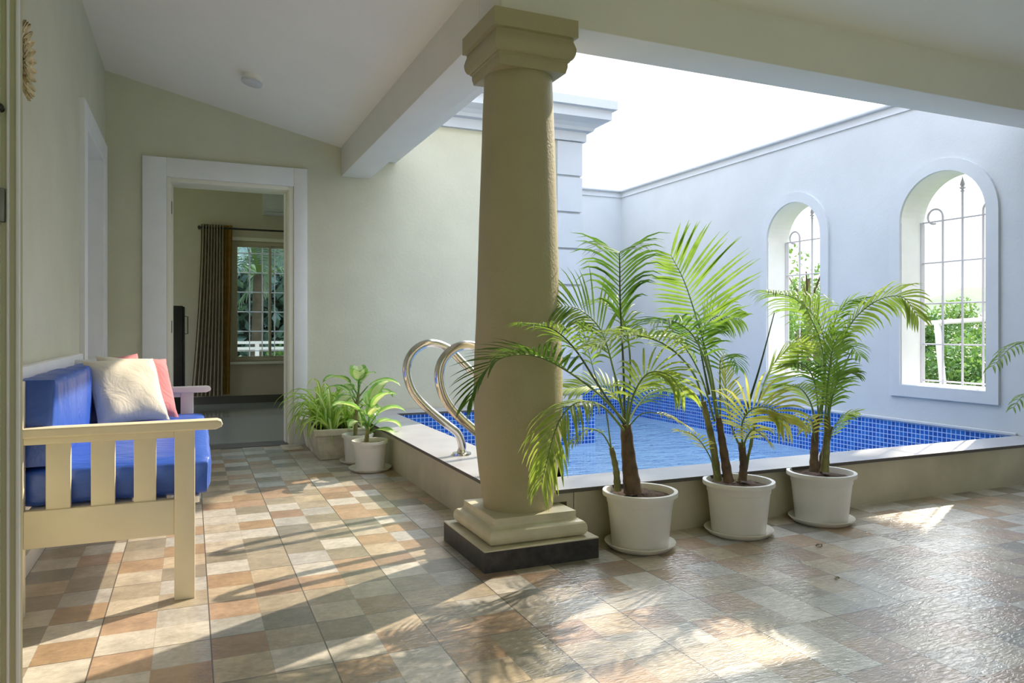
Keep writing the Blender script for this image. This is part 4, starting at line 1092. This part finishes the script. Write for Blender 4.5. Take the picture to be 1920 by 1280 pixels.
w3 = thing('window_3', ((WX0 + WX1) / 2, YW2, WZ0), 'cream aluminium sliding window with grille in the bedroom', 'window', None, 'structure')
def rectframe(x0, x1, z0, z1, wd, ya, yb2, bev=0.003):
    m_ = MB(); m_.box((x0, ya, z0), (x0 + wd, yb2, z1), bev=bev); m_.box((x1 - wd, ya, z0), (x1, yb2, z1), bev=bev); m_.box((x0 + wd, ya, z0), (x1 - wd, yb2, z0 + wd), bev=bev); m_.box((x0 + wd, ya, z1 - wd), (x1 - wd, yb2, z1), bev=bev); return m_
obj('frame', rectframe(WX0, WX1, WZ0, WZ1, 0.05, YW2 + 0.03, YW2 + 0.11), 'alu', w3)
obj('sash', rectframe(WX0 + 0.05, 1.02, WZ0 + 0.04, WZ1 - 0.05, 0.03, YW2 + 0.035, YW2 + 0.06), 'alu', w3)
obj('sash', rectframe(0.985, WX1 - 0.05, WZ0 + 0.04, WZ1 - 0.05, 0.03, YW2 + 0.065, YW2 + 0.09), 'alu', w3)
m_ = MB(); m_.box((WX0 + 0.08, YW2 + 0.045, WZ0 + 0.07), (0.99, YW2 + 0.049, WZ1 - 0.08)); obj('pane', m_, 'glass', w3)
m_ = MB(); m_.box((1.015, YW2 + 0.075, WZ0 + 0.07), (WX1 - 0.08, YW2 + 0.079, WZ1 - 0.08)); obj('pane', m_, 'glass', w3)
m_ = MB(); m_.box((WX0 - 0.03, YW2 - 0.06, WZ0 - 0.035), (WX1 + 0.03, YW2 + 0.03, WZ0), bev=0.006); obj('sill', m_, 'cream', w3)
m_ = MB(); m_.box((WX0, YW2 - 0.012, WZ1), (WX1, YW2, WZ1 + 0.05), bev=0.003); obj('lintel_strip', m_, 'cream', w3)
m_ = MB()
for k in range(14): m_.tube([(WX0 + 0.08 + k * 0.165, YW2 + 0.16, WZ0), (WX0 + 0.08 + k * 0.165, YW2 + 0.16, WZ1)], 0.007, 6)
for z in (0.70, 0.97, 1.24, 1.51, 1.78, 2.05): m_.tube([(WX0, YW2 + 0.16, z), (WX1, YW2 + 0.16, z)], 0.007, 6)
obj('grille', m_, 'grille', w3)

cu = thing('curtain', (0.28, YW2 - 0.10, 0.10), 'brown pleated curtain with golden lining drawn left of the bedroom window', 'curtain')
def curtain_mb(x0t, x1t, x0b, x1b, z0, z1, y, n_f, amp, ph=0):
    m_ = MB(); nx, nz_ = 90, 14; vs = []; fs = []
    for j in range(nz_ + 1):
        v = j / nz_; z = z1 + (z0 - z1) * v
        for i in range(nx + 1):
            u = i / nx; xa = x0t + (x0b - x0t) * v ** 1.6; xb = x1t + (x1b - x1t) * v
            vs.append((xa + (xb - xa) * u, y + amp * (1 - .3 * v) * math.sin(2 * PI * n_f * u + ph + 0.5 * v), z))
    for j in range(nz_):
        for i in range(nx):
            a = j * (nx + 1) + i; fs.append([a, a + nx + 1, a + nx + 2, a + 1])
    m_.add(vs, fs, 0, True); return m_
obj('drape', curtain_mb(0.125, 0.40, 0.0, 0.395, 0.115, 2.39, YW2 - 0.10, 8, 0.030), 'curtain', cu)
obj('lining', curtain_mb(0.395, 0.51, 0.385, 0.475, 0.13, 2.39, YW2 - 0.085, 2, 0.022, 1.0), 'curtain_gold', cu)
cr = thing('curtain_rod', (1.0, YW2 - 0.10, 2.34), 'dark curtain rod above the bedroom window', 'curtain rod')
m_ = MB(); m_.tube([(0.08, YW2 - 0.10, 2.345), (2.9, YW2 - 0.10, 2.345)], 0.013, 10); obj('rod', m_, 'dark_metal', cr)
for x in (0.10, 2.85):
    m_ = MB(); m_.box((x - 0.012, YW2 - 0.115, 2.325), (x + 0.012, YW2, 2.365)); obj('bracket', m_, 'dark_metal', cr)

cab = thing('tall_cabinet', (-0.05, 9.9, 0), 'tall black cabinet with a handle just inside the bedroom door', 'cabinet')
ya = 9.2; cx1 = PY(343, 600, ya).x; cx0 = cx1 - 0.55; ztop = PY(335, 573, ya).z
m_ = MB(); m_.box((cx0, ya, 0.0), (cx1, ya + 0.6, ztop), bev=0.006); obj('body', m_, 'black', cab)
m_ = MB(); m_.box((cx1, ya + 0.01, 0.05), (cx1 + 0.018, ya + 0.59, ztop - 0.01), bev=0.004); dr = obj('door', m_, 'black', cab)
m_ = MB(); m_.tube([(cx1 + 0.018, ya + 0.06, ztop - 0.32), (cx1 + 0.05, ya + 0.06, ztop - 0.32), (cx1 + 0.05, ya + 0.06, ztop - 0.12), (cx1 + 0.018, ya + 0.06, ztop - 0.12)], 0.007, 8); obj('handle', m_, 'knob', dr)

ac = thing('air_conditioner', (1.33, YW2, 2.5), 'white wall air conditioner above the bedroom window', 'air conditioner')
m_ = MB(); m_.prism([(YW2, 2.56), (YW2 - 0.13, 2.555), (YW2 - 0.20, 2.60), (YW2 - 0.21, 2.66), (YW2 - 0.21, 2.845), (YW2 - 0.19, 2.86), (YW2, 2.86)], 'x', 0.90, 1.75); obj('housing', m_, 'ac', ac, True)
m_ = MB(); m_.box((0.93, YW2 - 0.225, 2.62), (1.72, YW2 - 0.211, 2.84), bev=0.005); obj('front_panel', m_, 'ac', ac)
m_ = MB(); m_.box((0.94, YW2 - 0.205, 2.572), (1.71, YW2 - 0.150, 2.580), bev=0.003); obj('air_flap', m_, 'trim', ac)

# ================================================================== OUTSIDE
ZG = -2.4
mb = MB(); mb.add([(-160, -160, ZG), (260, -160, ZG), (260, 260, ZG), (-160, 260, ZG)], [[0, 1, 2, 3]])
tag(obj('ground', mb, 'ground'), 'green open ground beyond the courtyard walls', 'ground', None, 'structure')
def crown_mb(c, rad, n_, leaf, seed, blobs=9):
    rnd = random.Random(seed); m_ = MB(); c = Vector(c); B = []
    for k in range(blobs):
        v = Vector((rnd.gauss(0, 1), rnd.gauss(0, 1), rnd.gauss(0, .8))).normalized() * rnd.uniform(0.35, 0.75)
        B.append((c + Vector((v.x * rad[0], v.y * rad[1], v.z * rad[2])), rnd.uniform(0.32, 0.52)))
    for k in range(n_):
        bc, br = B[rnd.randrange(blobs)]
        v = Vector((rnd.gauss(0, 1), rnd.gauss(0, 1), rnd.gauss(0, 1))).normalized() * (rnd.uniform(0.35, 1) ** .5) * br
        p = bc + Vector((v.x * rad[0], v.y * rad[1], v.z * rad[2]))
        a = Vector((rnd.gauss(0, 1), rnd.gauss(0, 1), rnd.gauss(0, .6))).normalized(); b = a.orthogonal().normalized()
        b = Matrix.Rotation(rnd.uniform(0, 2 * PI), 3, a) @ b
        l_ = leaf * rnd.uniform(.7, 1.4)
        m_.add([p - b * l_ * .5, p + a * l_ * .26 - Vector((0, 0, l_ * .06)), p + b * l_ * .5, p - a * l_ * .26 - Vector((0, 0, l_ * .06))], [[0, 1, 2, 3]])
    return m_
def tree(name, c, rad, n_, leaf, mat, label, cat, seed, trunk_r=0.12, blobs=9, group='trees beyond the windows'):
    root = thing(name, (c[0], c[1], ZG), label, cat, group)
    obj('crown', crown_mb(c, rad, n_, leaf, seed, blobs), mat, root)
    m_ = MB(); rnd = random.Random(seed)
    m_.tube([(c[0], c[1], ZG), (c[0] + .1, c[1] + .05, (c[2] + ZG) / 2), (c[0], c[1], c[2] + rad[2] * .2)], [trunk_r, trunk_r * .8, trunk_r * .5], 8)
    for k in range(5):
        a = rnd.uniform(0, 2 * PI); m_.tube([(c[0], c[1], c[2] - rad[2] * .5), (c[0] + math.cos(a) * rad[0] * .35, c[1] + math.sin(a) * rad[1] * .35, c[2] - rad[2] * .05), (c[0] + math.cos(a) * rad[0] * .6, c[1] + math.sin(a) * rad[1] * .6, c[2] + rad[2] * .3)], [trunk_r * .45, trunk_r * .3, trunk_r * .15], 6)
    obj('trunk', m_, 'bark', root)
    return root
q = PX(1515, 545, 15.0); tree('broadleaf_tree', (q.x, q.y, q.z + .1), (2.0, 1.6, 1.1), 1500, .12, 'tree_light', 'open-crowned tree against the sky in the farther arched window', 'tree', 21, .10, 8)
q = PX(1500, 640, 11.0); tree('leafy_bush', (q.x, q.y, q.z), (1.7, 1.7, 1.2), 3600, .085, 'tree_light', 'bright green bush low in the farther arched window', 'bush', 22, .08)
q = PX(1545, 720, 9.0); tree('leafy_bush', (q.x, q.y, q.z), (1.4, 1.4, .9), 3000, .08, 'tree', 'dark bush at the foot of the farther arched window', 'bush', 23, .08)
q = PX(1765, 590, 19.0); tree('broadleaf_tree', (q.x, q.y, q.z - .35), (1.1, 1.1, 1.2), 2600, .11, 'tree_light', 'rounded tree left of the white frame in the nearer arched window', 'tree', 24, .1)
q = PX(1800, 655, 14.0); tree('leafy_bush', (q.x, q.y, q.z), (1.3, 1.2, .85), 3400, .08, 'tree', 'dark leafy tree in the middle of the nearer arched window', 'bush', 25, .08)
q = PX(1835, 700, 10.5); tree('leafy_bush', (q.x, q.y, q.z - .1), (1.3, 1.1, .75), 3600, .07, 'tree_light', 'bright bush at the lower right of the nearer arched window', 'bush', 26, .07)
q = PX(1750, 705, 10.0); tree('leafy_bush', (q.x, q.y, q.z - .25), (1.2, 1.2, .8), 3400, .07, 'tree', 'green bush at the lower left of the nearer arched window', 'bush', 27, .07)
q = PX(1890, 660, 16.0); tree('broadleaf_tree', (q.x, q.y, q.z), (2.0, 1.8, 1.0), 2600, .12, 'tree', 'green tree at the right of the nearer arched window', 'tree', 28, .1)
q = PX(1620, 650, 18.0); tree('broadleaf_tree', (q.x, q.y, q.z), (3.2, 3.0, 1.3), 2200, .2, 'tree', 'green tree mass between the two arched windows', 'tree', 29, .1)
tree('broadleaf_tree', (12.2, 7.5, 8.0), (1.1, 1.1, .62), 2600, .11, 'tree', 'unseen slim tree added outside, above the view, to cut the sun through the nearer arched window', 'tree', 31, .06)  # added unseen crown that trims the sun patch from the nearer window
# white tubular frame outside the nearer window
fr = thing('white_frame', (8.0, 5.6, ZG), 'white tubular frame standing outside the nearer arched window', 'frame')
a, b = PX(1722, 607, 8.0), PX(1905, 595, 8.0)
m_ = MB(); m_.tube([a, b], 0.028, 10); obj('top_rail', m_, 'tube', fr)
a = PX(1757, 605, 8.0); b = PX(1768, 720, 8.0); b = b + (b - a) * 1.2; b.z = max(b.z, ZG)
m_ = MB(); m_.tube([a, b], 0.036, 10); obj('post', m_, 'tube', fr)
a = PX(1898, 597, 8.0); m_ = MB(); m_.tube([a, Vector((a.x, a.y, ZG))], 0.036, 10); obj('post', m_, 'tube', fr)
# house with a mauve roof
q = PX(1845, 620, 26.0)
ho = thing('house', (q.x, q.y, ZG), 'distant house with a mauve roof in the nearer arched window', 'house')
m_ = MB(); m_.box((q.x, q.y - 3, ZG), (q.x + 5, q.y + 1.2, q.z - .1)); obj('wall', m_, 'house', ho)
m_ = MB(); m_.prism([(q.x - .6, q.z - .1), (q.x + 2.5, q.z + .75), (q.x + 5.6, q.z - .1), (q.x + 5.6, q.z - .22), (q.x - .6, q.z - .22)], 'y', q.y - 3.6, q.y + 1.6); obj('roof', m_, 'roof', ho, True)
# hills and the haze in front of them
mb = MB(); vs = []; fs = []; na, nr_ = 60, 6
for j in range(nr_):
    for i in range(na + 1):
        th = R(-20 + 110 * i / na); r_ = 120 + j * 14
        ridge = 15.5 + 4 * math.sin(i * .55) + 2.2 * math.sin(i * 1.7 + 1) + 1.0 * math.sin(i * 4.1)
        hgt = ZG + ridge * math.sin(PI / 2 * j / (nr_ - 1)) * .85
        vs.append((r_ * math.cos(th), r_ * math.sin(th), hgt + 0.5 * math.sin(i * 9.3 + j * 5)))
for j in range(nr_ - 1):
    for i in range(na):
        a = j * (na + 1) + i; fs.append([a, a + 1, a + na + 2, a + na + 1])
mb.add(vs, fs, 0, True)
tag(obj('hills', mb, 'hill'), 'hazy wooded hills on the skyline in the nearer arched window', 'hills', None, 'structure')
hm, hn, ho_ = new_mat('morning_haze')
vol = N(hn, 'ShaderNodeVolumeScatter'); vol.inputs['Color'].default_value = (0.90, 0.94, 1.0, 1); vol.inputs['Density'].default_value = 0.0012; vol.inputs['Anisotropy'].default_value = 0.2
hn.links.new(vol.outputs[0], ho_.inputs['Volume']); MAT['haze'] = hm
mb = MB(); mb.box((45, -30, ZG + .02), (118, 125, 22))
tag(obj('haze', mb, 'haze'), 'pale morning haze in front of the hills', 'haze', None, 'stuff')

# coconut palms and railing behind the bedroom window
def coconut(c, h, seed, label, nf=13, L=2.2):
    root = thing('coconut_palm', (c[0], c[1], ZG), label, 'palm tree', 'coconut palms behind the bedroom window')
    m_ = MB(); top = Vector((c[0] + .2, c[1], h))
    m_.tube([(c[0], c[1], ZG), (c[0] + .15, c[1], (h + ZG) / 2), top], [.16, .12, .10], 10); obj('trunk', m_, 'bark', root)
    rnd = random.Random(seed)
    for k in range(nf):
        az = 2 * PI * k / nf + rnd.uniform(-.2, .2); el_ = R(rnd.uniform(-5, 70)); d_ = Vector((math.cos(az) * math.cos(el_), math.sin(az) * math.cos(el_), math.sin(el_)))
        pts = [top, top + d_ * L * .35, top + d_ * L * .68 + Vector((0, 0, -.18 * L)), top + d_ * L * .92 + Vector((0, 0, -.48 * L))]
        obj('frond', frond_mb(pts, .55, 34, start=.14, wd=.045, droop=.55, vee=-.1, seed=seed + k, r0=.03), ['rachis', 'coco'], root)
coconut((1.0, 15.0, 0), 2.05, 41, 'leaning coconut palm in the middle of the bedroom window')
coconut((2.7, 16.4, 0), 2.3, 42, 'coconut palm at the right of the bedroom window', 13, 2.4)
coconut((-1.6, 17.0, 0), 3.2, 43, 'coconut palm behind the curtain side of the bedroom window', 12, 2.4)
tree('broadleaf_tree', (1.4, 20.5, 1.4), (4.2, 1.5, 3.6), 7000, .34, 'tree_shade', 'dark tree mass behind the coconut palms', 'tree', 45, .2, 16)
q = PY(525, 665, 13.6); tree('leafy_bush', (q.x + .15, q.y, q.z - .25), (.55, .6, .8), 1300, .10, 'tree_light', 'sunlit bush behind the railing in the bedroom window', 'bush', 46, .06)
rl = thing('balcony_railing', (1.2, 12.3, 0), 'white balcony railing outside the bedroom window', 'railing')
yr = 12.3
for py in (642, 653):
    z = PY(480, py, yr).z; m_ = MB(); m_.box((-1.0, yr - .02, z - .022), (3.4, yr + .02, z + .022)); obj('rail', m_, 'tube', rl)
zt_ = PY(480, 642, yr).z
for x in (PY(482, 650, yr).x, PY(482, 650, yr).x + 1.1, PY(482, 650, yr).x - 1.1):
    m_ = MB(); m_.box((x - .03, yr - .025, -0.1), (x + .03, yr + .025, zt_)); obj('post', m_, 'tube', rl)
mb = MB(); mb.box((-2.0, YW2 + 0.2, -0.25), (3.6, 12.45, -0.1))
tag(obj('balcony_slab', mb, 'house'), 'balcony slab outside the bedroom window', 'balcony', None, 'structure')
